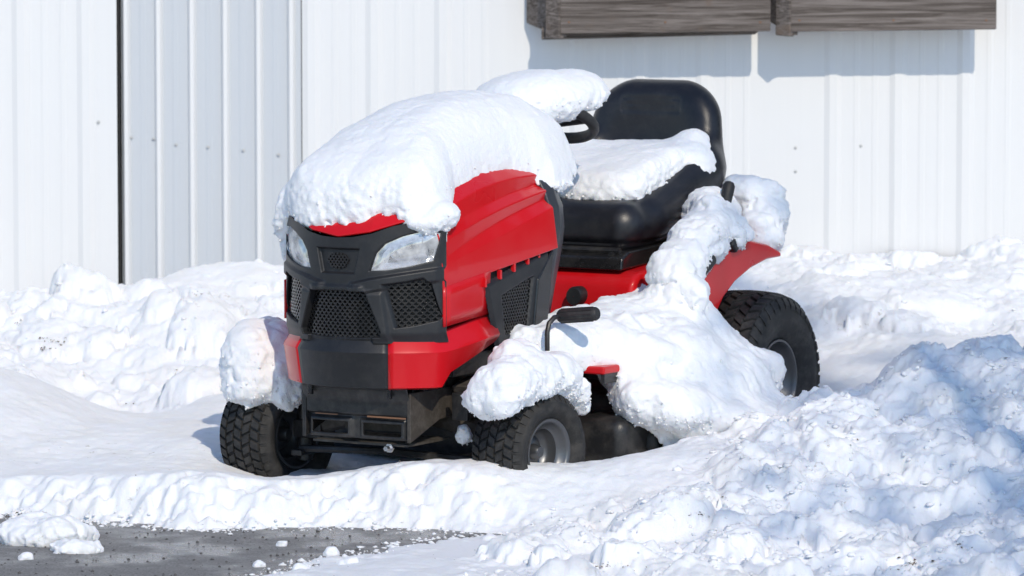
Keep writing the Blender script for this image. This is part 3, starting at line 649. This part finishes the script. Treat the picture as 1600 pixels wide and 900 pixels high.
for s_ in (1, -1):
    mb = MB(); mb.prism([(.25, .20), (.25, .335), (-.05, .335), (-.05, .26), (.10, .25)], s_ * .160, s_ * .172); mb.obj('frame_rail', M_DIRT if s_ > 0 else M_BLK2, mower, bevel=.003)
mb = MB(); mb.box((.12, 0, .19), (.22, .30, .006)); mb.box((.17, .04, .23), (.02, .24, .02)); mb.obj('frame_floor', M_DIRT, mower)
mb = MB(); mb.lathe([(.001, .012), (.007, .012), (.008, .008), (.008, -.006), (.013, -.006), (.013, -.012)], 6, lambda r, a, h: (h, r * math.cos(a), r * math.sin(a)))
b_ = mb.obj('bolt', M_STEEL, mower); b_.location = (.262, .108, .185)
mb = MB(); mb.tube([(-.0, -.33, .19), (.0, -.15, .235), (.0, 0, .25), (.0, .15, .235), (0, .33, .19)], .028, 8); mb.obj('front_axle', M_DIRT, mower)
mb = MB(); mb.tube([(.06, -.30, .14), (.07, 0, .15), (.06, .30, .14)], .010, 8); mb.obj('tie_rod', M_BLK2, mower)
for s_ in (1, -1):
    mb = MB(); mb.tube([(0, s_ * .325, .10), (0, s_ * .325, .30)], .022, 12); mb.box((.03, s_ * .30, .13), (.11, .035, .016)); mb.box((0, s_ * .30, .19), (.06, .09, .05)); mb.obj('steering_knuckle', M_BLK2, mower, bevel=.003)
    mb = MB(); mb.box((.10, s_ * .24, .29), (.02, .05, .075)); mb.obj('axle_stop', M_BLK2, mower, bevel=.003)
# wheels
def wheel(name, r, wd, rimr, pos, steer, cols, nl, m_tyre=M_RUB):
    hw = wd / 2; hub = MB(); hub.lathe([(.001, hw * .45), (.014, hw * .45), (.017, hw * .40), (.022, hw * .2), (.022, -hw * .9), (.001, -hw * .9)], 16)
    w_ = hub.obj(name, M_RIM, mower); w_.location = pos; w_.rotation_euler = (0, 0, steer)
    rs = r - .010
    prof = [(rimr - .004, hw * .55), (rimr + .004, hw * .72), (rimr + .02, hw * .86), (rimr + (rs - rimr) * .45, hw * 1.0), (rimr + (rs - rimr) * .72, hw * .985), (rs - .016, hw * .90), (rs - .004, hw * .74), (rs, hw * .5), (rs + .003, 0)]
    prof = prof + [(a, -b) for a, b in prof[::-1][1:]]
    t = MB(); t.lathe(prof, 64); t.obj('tyre', m_tyre, w_, smooth=60)
    rimp = [(rimr + .008, hw * .74), (rimr + .006, hw * .80), (rimr, hw * .80), (rimr - .006, hw * .72), (rimr - .010, hw * .55), (rimr - .022, hw * .48), (rimr - .026, hw * .22), (rimr - .032, hw * .12), (rimr * .52, hw * .05), (rimr * .40, hw * .16), (.02, hw * .16), (.001, hw * .16)]
    q = MB(); q.lathe(rimp, 48); q.lathe([(rimr + .006, -hw * .8), (rimr, -hw * .8), (rimr - .02, -hw * .4), (rimr - .026, 0), (.02, 0)], 48); q.obj('rim', M_RIM, w_, smooth=50)
    tr = MB()
    for k in range(nl):
        for ci, (h0, ln, tw_, dr) in enumerate(cols):
            a0 = 2 * math.pi * (k + (.5 if ci % 2 else 0)) / nl; V = []
            for dh, dang in ((-1, -1), (1, -1), (1, 1), (-1, 1)):
                for top_ in (0, 1):
                    hh = h0 * hw + dh * ln * hw * (.5 if not top_ else .45); ang = a0 + dang * (math.pi / nl) * (.80 if not top_ else .66) + dh * tw_
                    ra = np.interp(abs(hh) / hw, [0, .5, .74, .9, 1.0], [rs + .003, rs, rs - .004, rs - .016, rs - .035]) + (dr if top_ else -.004)
                    V.append((ra * math.cos(ang), hh, ra * math.sin(ang)))
            tr.add(V, [(1, 3, 5, 7), (0, 2, 3, 1), (2, 4, 5, 3), (4, 6, 7, 5), (6, 0, 1, 7)])
    tr.obj('tread', m_tyre, w_, smooth=None); return w_
fc = [(-.88, .20, .0, .007), (-.62, .27, -.03, .008), (-.31, .27, .03, .008), (0, .27, -.03, .008), (.31, .27, .03, .008), (.62, .27, -.03, .008), (.88, .20, .0, .007)]
STEER = -R_(8)
wheel('front_wheel', .168, .175, .086, (0, .392, .168), STEER, fc, 36)
wheel('front_wheel', .170, .185, .086, (0, -.415, .168), STEER, fc, 36)
rc = [(-.90, .20, .03, .008), (-.64, .27, -.04, .009), (-.36, .27, .04, .009), (-.08, .27, -.04, .009), (.2, .27, .04, .009), (.46, .25, -.04, .009), (.72, .25, .04, .009), (.92, .16, -.02, .006)]
wheel('rear_wheel', .257, .245, .114, (-1.225, .412, .252), 0, rc, 40); wheel('rear_wheel', .257, .245, .114, (-1.225, -.412, .252), 0, rc, 40)
# rear body, fenders, footboards
def rnd(name, c, b, r, m, h=.012):
    lo = [c[i] - b[i] - .03 for i in range(3)]; hi = [c[i] + b[i] + .03 for i in range(3)]
    V, q = nets(lambda X, Y, Z: rbox(X, Y, Z, c, b, r), lo, hi, h); return fast(name, V, q, m, mower)
rear = MB()
prof = [(-.79, .30), (-.80, .50), (-.815, .560), (-.85, .583), (-1.05, .60), (-1.20, .60), (-1.26, .54), (-1.27, .40), (-1.26, .30)]
rear.prism(prof, -.262, .262); rear.obj('rear_body', M_RED2, mower, bevel=.02, seg=4)
for s_ in (1, -1):
    fpoly = [(-.80, .37), (-.83, .50), (-.88, .575), (-.96, .632), (-1.06, .662), (-1.17, .662), (-1.30, .640), (-1.385, .612), (-1.39, .598), (-1.30, .596), (-1.20, .578), (-1.10, .545), (-1.03, .505), (-.985, .46), (-.955, .41), (-.945, .37)]
    mb = MB(); mb.prism(fpoly, s_ * .25, s_ * .435); mb.obj('fender', M_RED, mower, smooth=30, bevel=.012, seg=3)
    mb = MB(); mb.box((-.62, s_ * .35, .362), (.66, .22, .022)); fb = mb.obj('footboard', M_RED2, mower, bevel=.006)
    mb = MB(); mb.box((-.62, s_ * .45, .34), (.64, .012, .03)); mb.obj('side_skirt', M_BLK2, fb)
mb = MB()
for a, b in ((sy(1086, 432, .442), sy(1112, 402, .442)), (sy(1143, 388, .442), sy(1152, 366, .442))):
    d = (np.array(b) - a) / np.linalg.norm(np.array(b) - a); ang = math.atan2(d[2], d[0]); c = (np.array(a) + b) / 2
    m2 = MB(); m2.box(c, (np.linalg.norm(np.array(b) - a) + .01, .03, .04), Matrix.Rotation(-ang, 3, 'Y')); m2.obj('fender_grip', M_BLK, mower, bevel=.01)
l0, l1 = sy(1131, 330, .38), sy(1139, 290, .38)
mb = MB(); mb.tube([l0 + (l0 - l1) * 3.5, l0 - (0, 0, .005)], .008, 8); lv = mb.obj('lift_lever', M_BLK2, mower)
mb = MB(); mb.tube([l0, l0 * .8 + l1 * .2, l0 * .3 + l1 * .7, l1, l1 + (l1 - l0) * .12, l1 + (l1 - l0) * .17], [.012, .0155, .018, .018, .013, .003], 14); mb.obj('lever_knob', M_RUB2, lv)
k_ = sx(904, 462, -.80); mb = MB(); mb.lathe([(.001, .02), (.024, .02), (.028, .012), (.028, -.02)], 20, lambda r, a, h: (h, r * math.cos(a), r * math.sin(a))); kb = mb.obj('dash_knob', M_BLK, mower); kb.location = (-.79, k_[1], k_[2])
# seat base and seat
mb = MB(); mb.prism([(-.825, .586), (-.83, .622), (-.87, .64), (-1.30, .66), (-1.36, .61)], -.215, .215); mb.obj('seat_pan', M_GLOSS, mower, bevel=.008)
mb = MB()
for y in (-.17, 0., .17): mb.tube([(-.84, y, .628), (-1.3, y, .655)], .010, 8)
for x in (-.86, -1.0, -1.15): mb.tube([(x, -.19, .64), (x, .19, .64)], .010, 8)
mb.obj('seat_springs', M_BLK2, mower)
def seat_f(X, Y, Z):
    zt = .715 + np.clip(-(X + 1.0), 0, .5) * .10; ydish = .018 * np.clip(1 - (Y / .2) ** 2, 0, 1)
    cush = rbox(X, Y * (1 + .9 * np.clip(.70 - Z, 0, .2)), Z - (zt - .715), (-1.125, 0, .70), (.262, .240, .080), .074)
    xb = -1.395 - (Z - .75) * .22; wob = .235 - .055 * np.clip((Z - .92) / .17, 0, 1) ** 2.2
    qy = np.abs(Y) - (np.interp(Z, [.70, .85, 1.1], [.205, .236, .190]) - .115); qz = np.abs(Z - .89) - (.212 - .115)
    d2 = np.sqrt(np.maximum(qy, 0) ** 2 + np.maximum(qz, 0) ** 2) + np.minimum(np.maximum(qy, qz), 0) - .115
    back = smax(d2, np.abs(X - xb) - .052, .06)
    d = smin(cush, back, .13)
    for s_ in (1, -1): d = smin(d, capsule(X, Y, Z, (-1.05, s_ * .195, .735), (-1.36, s_ * .195, .86), .040, .050), .07)
    dish = ell(X - xb, Y, Z, (.085, 0, .90), (.060, .165, .165)); d = smax(d, -dish, .02)
    groove = np.abs(Z - (zt - .055)) ; d = d + .005 * np.exp(-(groove / .006) ** 2) * (X > -1.36)
    panel_ = np.maximum(np.abs(Y) - .10, np.abs(Z - 1.03) - .022); d = d + .004 * sstep(.004, -.004, panel_) * (X > xb)
    pr = np.abs(panel_ + .012); return d - .0025 * np.exp(-(pr / .005) ** 2) * (X > xb)
V, q = nets(lambda X, Y, Z: seat_f(X, Y + .014, Z), (-1.56, -.28, .58), (-.84, .27, 1.13), .0065); fast('seat', V, q, M_SEAT, mower)
# steering wheel
SWC = sy(842, 184, 0.); tilt = Matrix.Rotation(-R_(24), 3, 'Y')
mb = MB(); n, m = 56, 10; V = []
for i in range(n):
    a = 2 * math.pi * i / n
    for j in range(m):
        b = 2 * math.pi * j / m; rr = .160 + .0155 * math.cos(b); V.append(Vector(SWC) + tilt @ Vector((rr * math.cos(a), rr * math.sin(a), .0165 * math.sin(b))))
mb.add(V, [(i * m + j, ((i + 1) % n) * m + j, ((i + 1) % n) * m + (j + 1) % m, i * m + (j + 1) % m) for i in range(n) for j in range(m)])
sw = mb.obj('steering_wheel', M_RUB2, mower, smooth=180)
for a in (90, 210, 330):
    mb = MB(); d = tilt @ Vector((math.cos(R_(a)), math.sin(R_(a)), 0)); mb.tube([Vector(SWC) + d * .02 - tilt @ Vector((0, 0, .02)), Vector(SWC) + d * .155], .013, 8); mb.obj('spoke', M_BLK, sw)
mb = MB(); mb.lathe([(.001, .01), (.03, .01), (.045, -.01), (.045, -.04), (.001, -.04)], 20, lambda r, a, h: tuple(Vector(SWC) + tilt @ Vector((r * math.cos(a), r * math.sin(a), h)))); mb.obj('hub', M_BLK, sw)
e_ = Vector(SWC) + tilt @ Vector((0, 0, -.35)); mb = MB(); mb.tube([Vector(SWC) + tilt @ Vector((0, 0, -.03)), e_], .024, 12); mb.obj('steering_column', M_BLK, mower)
# foot pedal
pa = [sy(855, 548, .36), sy(855, 520, .36), sy(858, 505, .36), sy(866, 496, .365), sy(880, 494, .375)]
mb = MB(); mb.tube(pa, .007, 10); pd = mb.obj('pedal', M_BLK2, mower)
p0, p1 = sx(873, 494, sy(880, 494, .375)[0]), sx(934, 490, sy(880, 494, .375)[0])
mb = MB(); mb.tube([p0, p0 * .95 + p1 * .05, p0 * .05 + p1 * .95, p1], [.014, .019, .019, .015], 16)
d_ = (p1 - p0) / np.linalg.norm(p1 - p0)
for k in range(9):
    a = 2 * math.pi * k / 9; o_ = np.array([math.cos(a), 0, math.sin(a)]) * .0185; mb.tube([p0 * .92 + p1 * .08 + o_, p0 * .1 + p1 * .9 + o_], .0028, 5)
mb.obj('pedal_grip', M_RUB2, pd)
# cutting deck
def deck_f(X, Y, Z):
    d = rbox(X, Y, Z, (-.60, 0, .16), (.27, .50, .07), .04); return smin(d, rbox(X, Y, Z, (-.60, .30, .24), (.14, .14, .05), .03), .03)
V, q = nets(deck_f, (-.92, -.56, .05), (-.28, .56, .34), .012); fast('cutting_deck', V, q, M_BLK2, mower)
gw = MB(); gp = sy(1025, 690, .50); gw.lathe([(.012, .022), (.04, .026), (.052, .018), (.055, 0), (.052, -.018), (.04, -.026), (.012, -.022)], 24); g0 = gw.obj('deck_wheel', M_RUB2, mower, smooth=50); g0.location = gp
mb = MB(); mb.tube([(gp[0] + .08, .46, gp[2] + .05), (gp[0], .46, gp[2] + .02)], .016, 8); mb.obj('deck_wheel_bracket', M_BLK2, mower)
# oily engine and drive parts seen under the hood
mb = MB(); mb.box((.0, .215, .40), (.24, .03, .06)); mb.obj('bumper_bracket', M_BLK2, mower, bevel=.004)
mb = MB(); mb.prism([(.02, .25), (.06, .34), (-.02, .36), (-.10, .30), (-.08, .24)], .185, .23); mb.obj('axle_bracket', M_DIRT, mower, bevel=.004)

# ------------------------------------------------------------------ snow lying on the mower
SPEC = [(.20, .010), (.07, .0035), (.026, .0012), (.011, .0014)]
def snow(name, fn, lo, hi, label, seed, h=.0050, spec=SPEC, post=None):
    V, q = nets(fn, lo, hi, h, spec, seed, post); o = fast(name, V, q, M_SNOW, mw=MW); tag(o, label, 'snow')
    nrm = np.zeros(len(V) * 3, np.float32); o.data.vertices.foreach_get('normal', nrm); nrm = nrm.reshape(-1, 3); g = np.random.default_rng(seed)
    pr_ = np.clip(.6 - nrm[:, 2], .01, 1) ** 3; n = int(min(1500, len(V) * .03)); pick = g.choice(len(V), n, replace=False, p=pr_ / pr_.sum())
    oc = np.array([(1, 0, 0), (-1, 0, 0), (0, 1, 0), (0, -1, 0), (0, 0, 1), (0, 0, -1)], float); of = np.array([(0, 2, 4), (2, 1, 4), (1, 3, 4), (3, 0, 4), (2, 0, 5), (1, 2, 5), (3, 1, 5), (0, 3, 5)])
    rr = .0016 + .0034 * g.random(n) ** 2.5; GV = V[pick][:, None] + nrm[pick][:, None] * (rr * .4)[:, None, None] + oc[None] * rr[:, None, None] * g.uniform(.6, 1.4, (n, 6, 1))
    gr = fast('snow_grains', GV.reshape(-1, 3), (of[None] + np.arange(n)[:, None, None] * 6).reshape(-1, 3), M_SNOW, o, smooth=False); gr['kind'] = 'stuff'
    return o
hy = [0, .09, .17, .215, .235, .25, .30]; hf = [.756, .77, .798, .79, .755, .70, .5]; hr = [.965, .955, .925, .878, .832, .75, .5]
def hoodz(X, Y):
    a = np.abs(Y); u = np.clip((xn(np.minimum(a, .25)) - X) / .75, 0, 1); return np.interp(a, hy, hf) * (1 - u) + np.interp(a, hy, hr) * u + .035 * np.sin(math.pi * u) * (a < .23)
def hood_snow(X, Y, Z):
    zh = np.maximum(hoodz(X, Y), hoodz(X, 0 * Y + .222)); top = np.interp(X, [-.68, -.62, -.55, -.45, -.3, -.1, .1, .22, .30, .345, .37], [.99, 1.05, 1.095, 1.118, 1.112, 1.08, 1.025, .97, .915, .865, .80])
    wl = np.interp(X, [-.7, -.5, -.40, -.33, -.25, -.1, .06, .12, .19, .25, .3], [.20, .235, .243, .212, .196, .192, .203, .226, .238, .22, .19]); wr = .275
    t = np.where(Y > 0, Y / wl, -Y / wr); zt = zh + (top - np.interp(X, [-.43, .34], [.965, .756]) - .02) * np.sqrt(np.clip(1 - np.clip(np.abs(t), 0, 1) ** 2.8, 0, 1))
    xe = xn(np.clip(np.abs(Y), 0, .24)) + np.interp(Y, [-.25, -.15, -.05, .10, .14, .19, .24], [.02, .0, -.028, -.045, -.03, .01, .02])
    f = np.maximum(Z - zt, zh - .012 - Z) * .8; f = smax(f, (np.abs(t) - 1) * .2, .03); f = smax(f, X - xe, .05); f = smax(f, -.61 - X, .08)
    f = smin(f, ell(X, Y, Z, sy(692, 336, .235), (.065, .040, .040)), .03)
    f = smin(f, ell(X, Y, Z, sy(660, 347, .20), (.05, .05, .022)), .03)
    for q_, r in ((sx(480, 315, .10), (.12, .05, .07)), (sx(468, 355, .13), (.08, .038, .06)), (sx(460, 390, .15), (.05, .024, .038))): f = smin(f, ell(X, Y, Z, q_, r), .05)
    return f
snow('hood_snow', hood_snow, (-.76, -.38, .62), (.44, .34, 1.19), 'thick white snow cap draped over the red hood', 3, h=.0050)
def wheel_snow(X, Y, Z):
    c = np.array(SWC) + np.array([0.02, -.005, .055]); P = [(X - SWC[0]), Y - SWC[1], Z - SWC[2]]; t = R_(-24)
    xr = P[0] * math.cos(t) - P[2] * math.sin(t) ; zr = P[0] * math.sin(t) + P[2] * math.cos(t)
    xr = P[0] * math.cos(-t) * 1.0 + P[2] * math.sin(t) * 1.0; zr = -P[0] * math.sin(t) + P[2] * math.cos(t)
    f = ell(X, Y, Z, c, (.185, .178, .085)); f = smin(f, ell(X, Y, Z, c + (-.09, .09, .005), (.09, .09, .07)), .04); return smax(f, .020 - zr, .012)
snow('steering_snow', wheel_snow, (SWC[0] - .25, -.25, SWC[2] - .15), (SWC[0] + .26, .25, SWC[2] + .2), 'rounded cushion of snow piled on the steering wheel', 8)
def seat_snow(X, Y, Z):
    zb = .775 + np.clip(-(X + 1.0), 0, .5) * .10; zt = np.interp(X, [-1.42, -1.3, -1.1, -.95, -.88], [.935, .925, .885, .850, .80])
    f = np.maximum(Z - zt, zb - .015 - Z) * .85; f = smax(f, rbox(X, Y, Z, (-1.145, -.03, .85), (.22, .215, .3), .09), .05)
    f = smin(f, ell(X, Y, Z, sy(1083, 242, .15), (.06, .055, .068)), .04); return smin(f, ell(X, Y, Z, sy(1090, 266, .19), (.06, .05, .06)), .04)
snow('seat_snow', seat_snow, (-1.44, -.29, .70), (-.82, .28, 1.02), 'slab of snow lying on the black seat cushion', 12)
def fender_snow(X, Y, Z):
    f = capsule(X, Y, Z, sy(1060, 418, .40), sy(1108, 352, .36), .064, .074)
    for px, py, k, rr, kk in ((1095, 385, .40, (.07, .06, .06), .06), (1118, 335, .33, (.08, .08, .065), .06), (1132, 368, .40, (.065, .06, .06), .05), (1048, 432, .40, (.05, .06, .035), .04), (1188, 335, .33, (.086, .08, .10), .03), (1186, 368, .37, (.080, .070, .064), .05), (1165, 297, .30, (.05, .06, .05), .04), (1100, 322, .28, (.07, .06, .05), .05)):
        f = smin(f, ell(X, Y, Z, sy(px, py, k), rr), kk)
    return f
snow('fender_snow', fender_snow, (-1.52, .18, .50), (-.58, .52, .96), 'lumpy snow heaped on the rear fender around the lever', 17, spec=[(.13, .012), (.075, -.011), (.036, -.005), (.016, -.002), (.011, .0014)])
def fr_snow(X, Y, Z):
    f = ell(X, Y, Z, sy(414, 560, -.42), (.14, .10, .105)); f = smin(f, ell(X, Y, Z, sy(396, 612, -.42), (.10, .085, .060)), .06); return smin(f, ell(X, Y, Z, sy(446, 600, -.33), (.07, .06, .09)), .03)
snow('tyre_snow', fr_snow, (-.34, -.66, .20), (.36, -.16, .66), 'tall dome of snow on the front tyre beside the red bumper tip', 21, spec=[(.15, .016), (.08, -.010), (.034, -.004), (.011, .0016)])
def fl_snow(X, Y, Z):
    f = capsule(X, Y, Z, sy(790, 600, .42), sy(868, 590, .40), .072, .070); f = smin(f, ell(X, Y, Z, sy(770, 622, .40), (.06, .085, .06)), .04)
    f = smin(f, capsule(X, Y, Z, sy(890, 605, .41), sy(912, 640, .42), .035, .02), .03); f = smin(f, ell(X, Y, Z, sy(800, 560, .36), (.09, .07, .04)), .03); return f
def fl_post(X, Y, Z, f):
    return np.maximum(f, -(np.sqrt(X ** 2 + (Z - .168) ** 2) - .166))
snow('tyre_snow', fl_snow, (-.46, .20, .12), (.38, .60, .56), 'drooping snow cap on the front tyre in front of the pedal', 24, spec=[(.13, .012), (.075, -.011), (.036, -.005), (.016, -.002), (.011, .0014)])
def board_snow(X, Y, Z):
    zt = np.interp(Y, [.22, .30, .40, .48, .56, .64, .75, .9], [.522, .525, .512, .47, .395, .31, .19, .09]) + np.interp(X, [-1.25, -1.05, -.95, -.86, -.75, -.45, -.25], [-.12, -.09, -.06, .015, .0, -.02, -.05]) * np.interp(Y, [.3, .5], [1, .5])
    zt = zt + (.040 * vnoise(X, Y, 0 * Z, .20, 4) + .018 * vnoise(X, Y, Z, .08, 9)) * np.interp(Y, [.3, .45], [.2, 1])
    f = (Z - zt) * .75; f = smax(f, X + np.interp(Y, [.3, .42, .52, .62, .8], [.12, .30, .45, .58, .70]) + .02 * vnoise(X, Y, Z, .07, 2), .06); f = smax(f, -1.05 - X + np.interp(Y, [.30, .42, .52, .65, .9], [-.05, .0, .05, .10, .22]), .06)
    zb = np.interp(Y, [.3, .46, .50, .58], [.355, .35, .28, .0]); f = smax(f, (zb - Z) * .8, .02); f = smax(f, .235 - Y, .03)
    f = smin(f, ell(X, Y, Z, sy(1062, 456, .42), (.06, .09, .06)), .05)
    for px, py, k, rr in ((990, 580, .44, (.075, .09, .10)), (1004, 620, .51, (.085, .08, .065)), (1060, 575, .48, (.15, .12, .13)), (1060, 640, .58, (.12, .10, .065)), (1120, 610, .56, (.16, .12, .10)), (1180, 585, .55, (.10, .07, .08)), (1055, 520, .40, (.18, .10, .09)), (1140, 655, .64, (.20, .13, .06))):
        f = smin(f, ell(X, Y, Z, sy(px, py, k), rr), .05)
    return smax(f, -np.interp(Y, [.40, .46, .52, .60], [.885, .90, .98, 1.15]) - X, .03)
snow('footboard_snow', board_snow, (-1.34, .20, .0), (-.10, .98, .64), 'broad snow slope sliding off the footboard to the ground', 28, h=.0060, spec=[(.20, .010), (.09, -.008), (.04, -.0035), (.018, -.0018), (.011, .0014)])
c_ = sy(727, 680, .24)
snow('axle_snow', lambda X, Y, Z: ell(X, Y, Z, c_, (.025, .025, .032)), c_ - .06, c_ + .06, 'small blob of snow stuck on the front axle joint', 33, h=.004, spec=[(.03, .012), (.012, .004)])

# ------------------------------------------------------------------ spruce beside the photographer: it shades the right-hand bank
tr = bpy.data.objects.new('spruce_tree', None); link(tr); tr.location = (3.78, -7.7, 0); tag(tr, 'tall dark spruce standing beside the drive', 'tree')
mb = MB(); mb.tube([(0, 0, -.1), (.02, 0, 2.5), (0, .02, 5), (0, 0, 9.6)], [.16, .13, .08, .01], 10); mb.obj('trunk', M_BARK, tr)
V = []; Fc = []; g = np.random.default_rng(5)
for k in range(150):
    z = 5.3 + 4.2 * (k / 150); L = (9.7 - z) * .24 + .14; a = g.uniform(0, 6.283); n = int(6 + 13 * L)
    for q_ in range(n):
        t = g.uniform(.12, 1); bx_, by_, bz_ = math.cos(a) * L * t, math.sin(a) * L * t, z - .30 * L * t + .10 * t * t * L
        s_ = g.uniform(.05, .12); d = np.array([math.cos(a), math.sin(a), 0]) * .5 + g.normal(0, .6, 3); d /= np.linalg.norm(d); e = np.cross(d, g.normal(0, 1, 3)); e /= np.linalg.norm(e)
        c = np.array([bx_, by_, bz_]) + g.normal(0, .05, 3); b = len(V)
        V += [tuple(c - e * .018), tuple(c + e * .018), tuple(c + d * s_ * 1.6)]; Fc.append((b, b + 1, b + 2))
cr = obj('crown', V, Fc, M_NEEDLE, tr); cr['kind'] = 'stuff'
tk = [o for o in tr.children if o.name.startswith('trunk')][0]
V2 = []; F2 = []
for k in range(240):
    z = .8 + 7.6 * (k / 240); L = (8.7 - z) * .24 + .1; a = g.uniform(0, 6.283)
    for q_ in range(int(10 + 26 * L)):
        t = g.uniform(.1, 1); c = np.array([math.cos(a) * L * t, math.sin(a) * L * t, z - .3 * L * t]) + g.normal(0, .06, 3); d = np.array([math.cos(a), math.sin(a), -.2]) + g.normal(0, .5, 3); e = np.cross(d, g.normal(0, 1, 3)); e /= np.linalg.norm(e); b = len(V2)
        V2 += [tuple(c - e * .09), tuple(c + e * .09), tuple(c + d * .22)]; F2.append((b, b + 1, b + 2))
full_crown = None
for i, (x, y, sc_) in enumerate([(8.2, 5.5, .95), (10.6, 7.4, 1.15), (10.0, 10.5, 1.1), (13.2, 9.0, 1.2), (13.5, 5.2, 1.0), (16.5, 7.5, 1.25), (7.6, 9.4, 1.0)]):  # out-of-view spruces, added so the red paint reflects something dark
    t2 = tr.copy(); COL.objects.link(t2); t2.location = (x, y, -.03); t2.scale = (sc_,) * 3; t2.rotation_euler = (0, 0, i * 1.3)
    tag(t2, 'unseen dark spruce added past the barn end to darken paint reflections', 'tree', 'unseen spruces added past the end of the barn')
    k2 = tk.copy(); COL.objects.link(k2); k2.parent = t2
    if full_crown is None: full_crown = obj('crown', V2, F2, M_NEEDLE, t2); full_crown['kind'] = 'stuff'
    else: c2 = full_crown.copy(); COL.objects.link(c2); c2.parent = t2
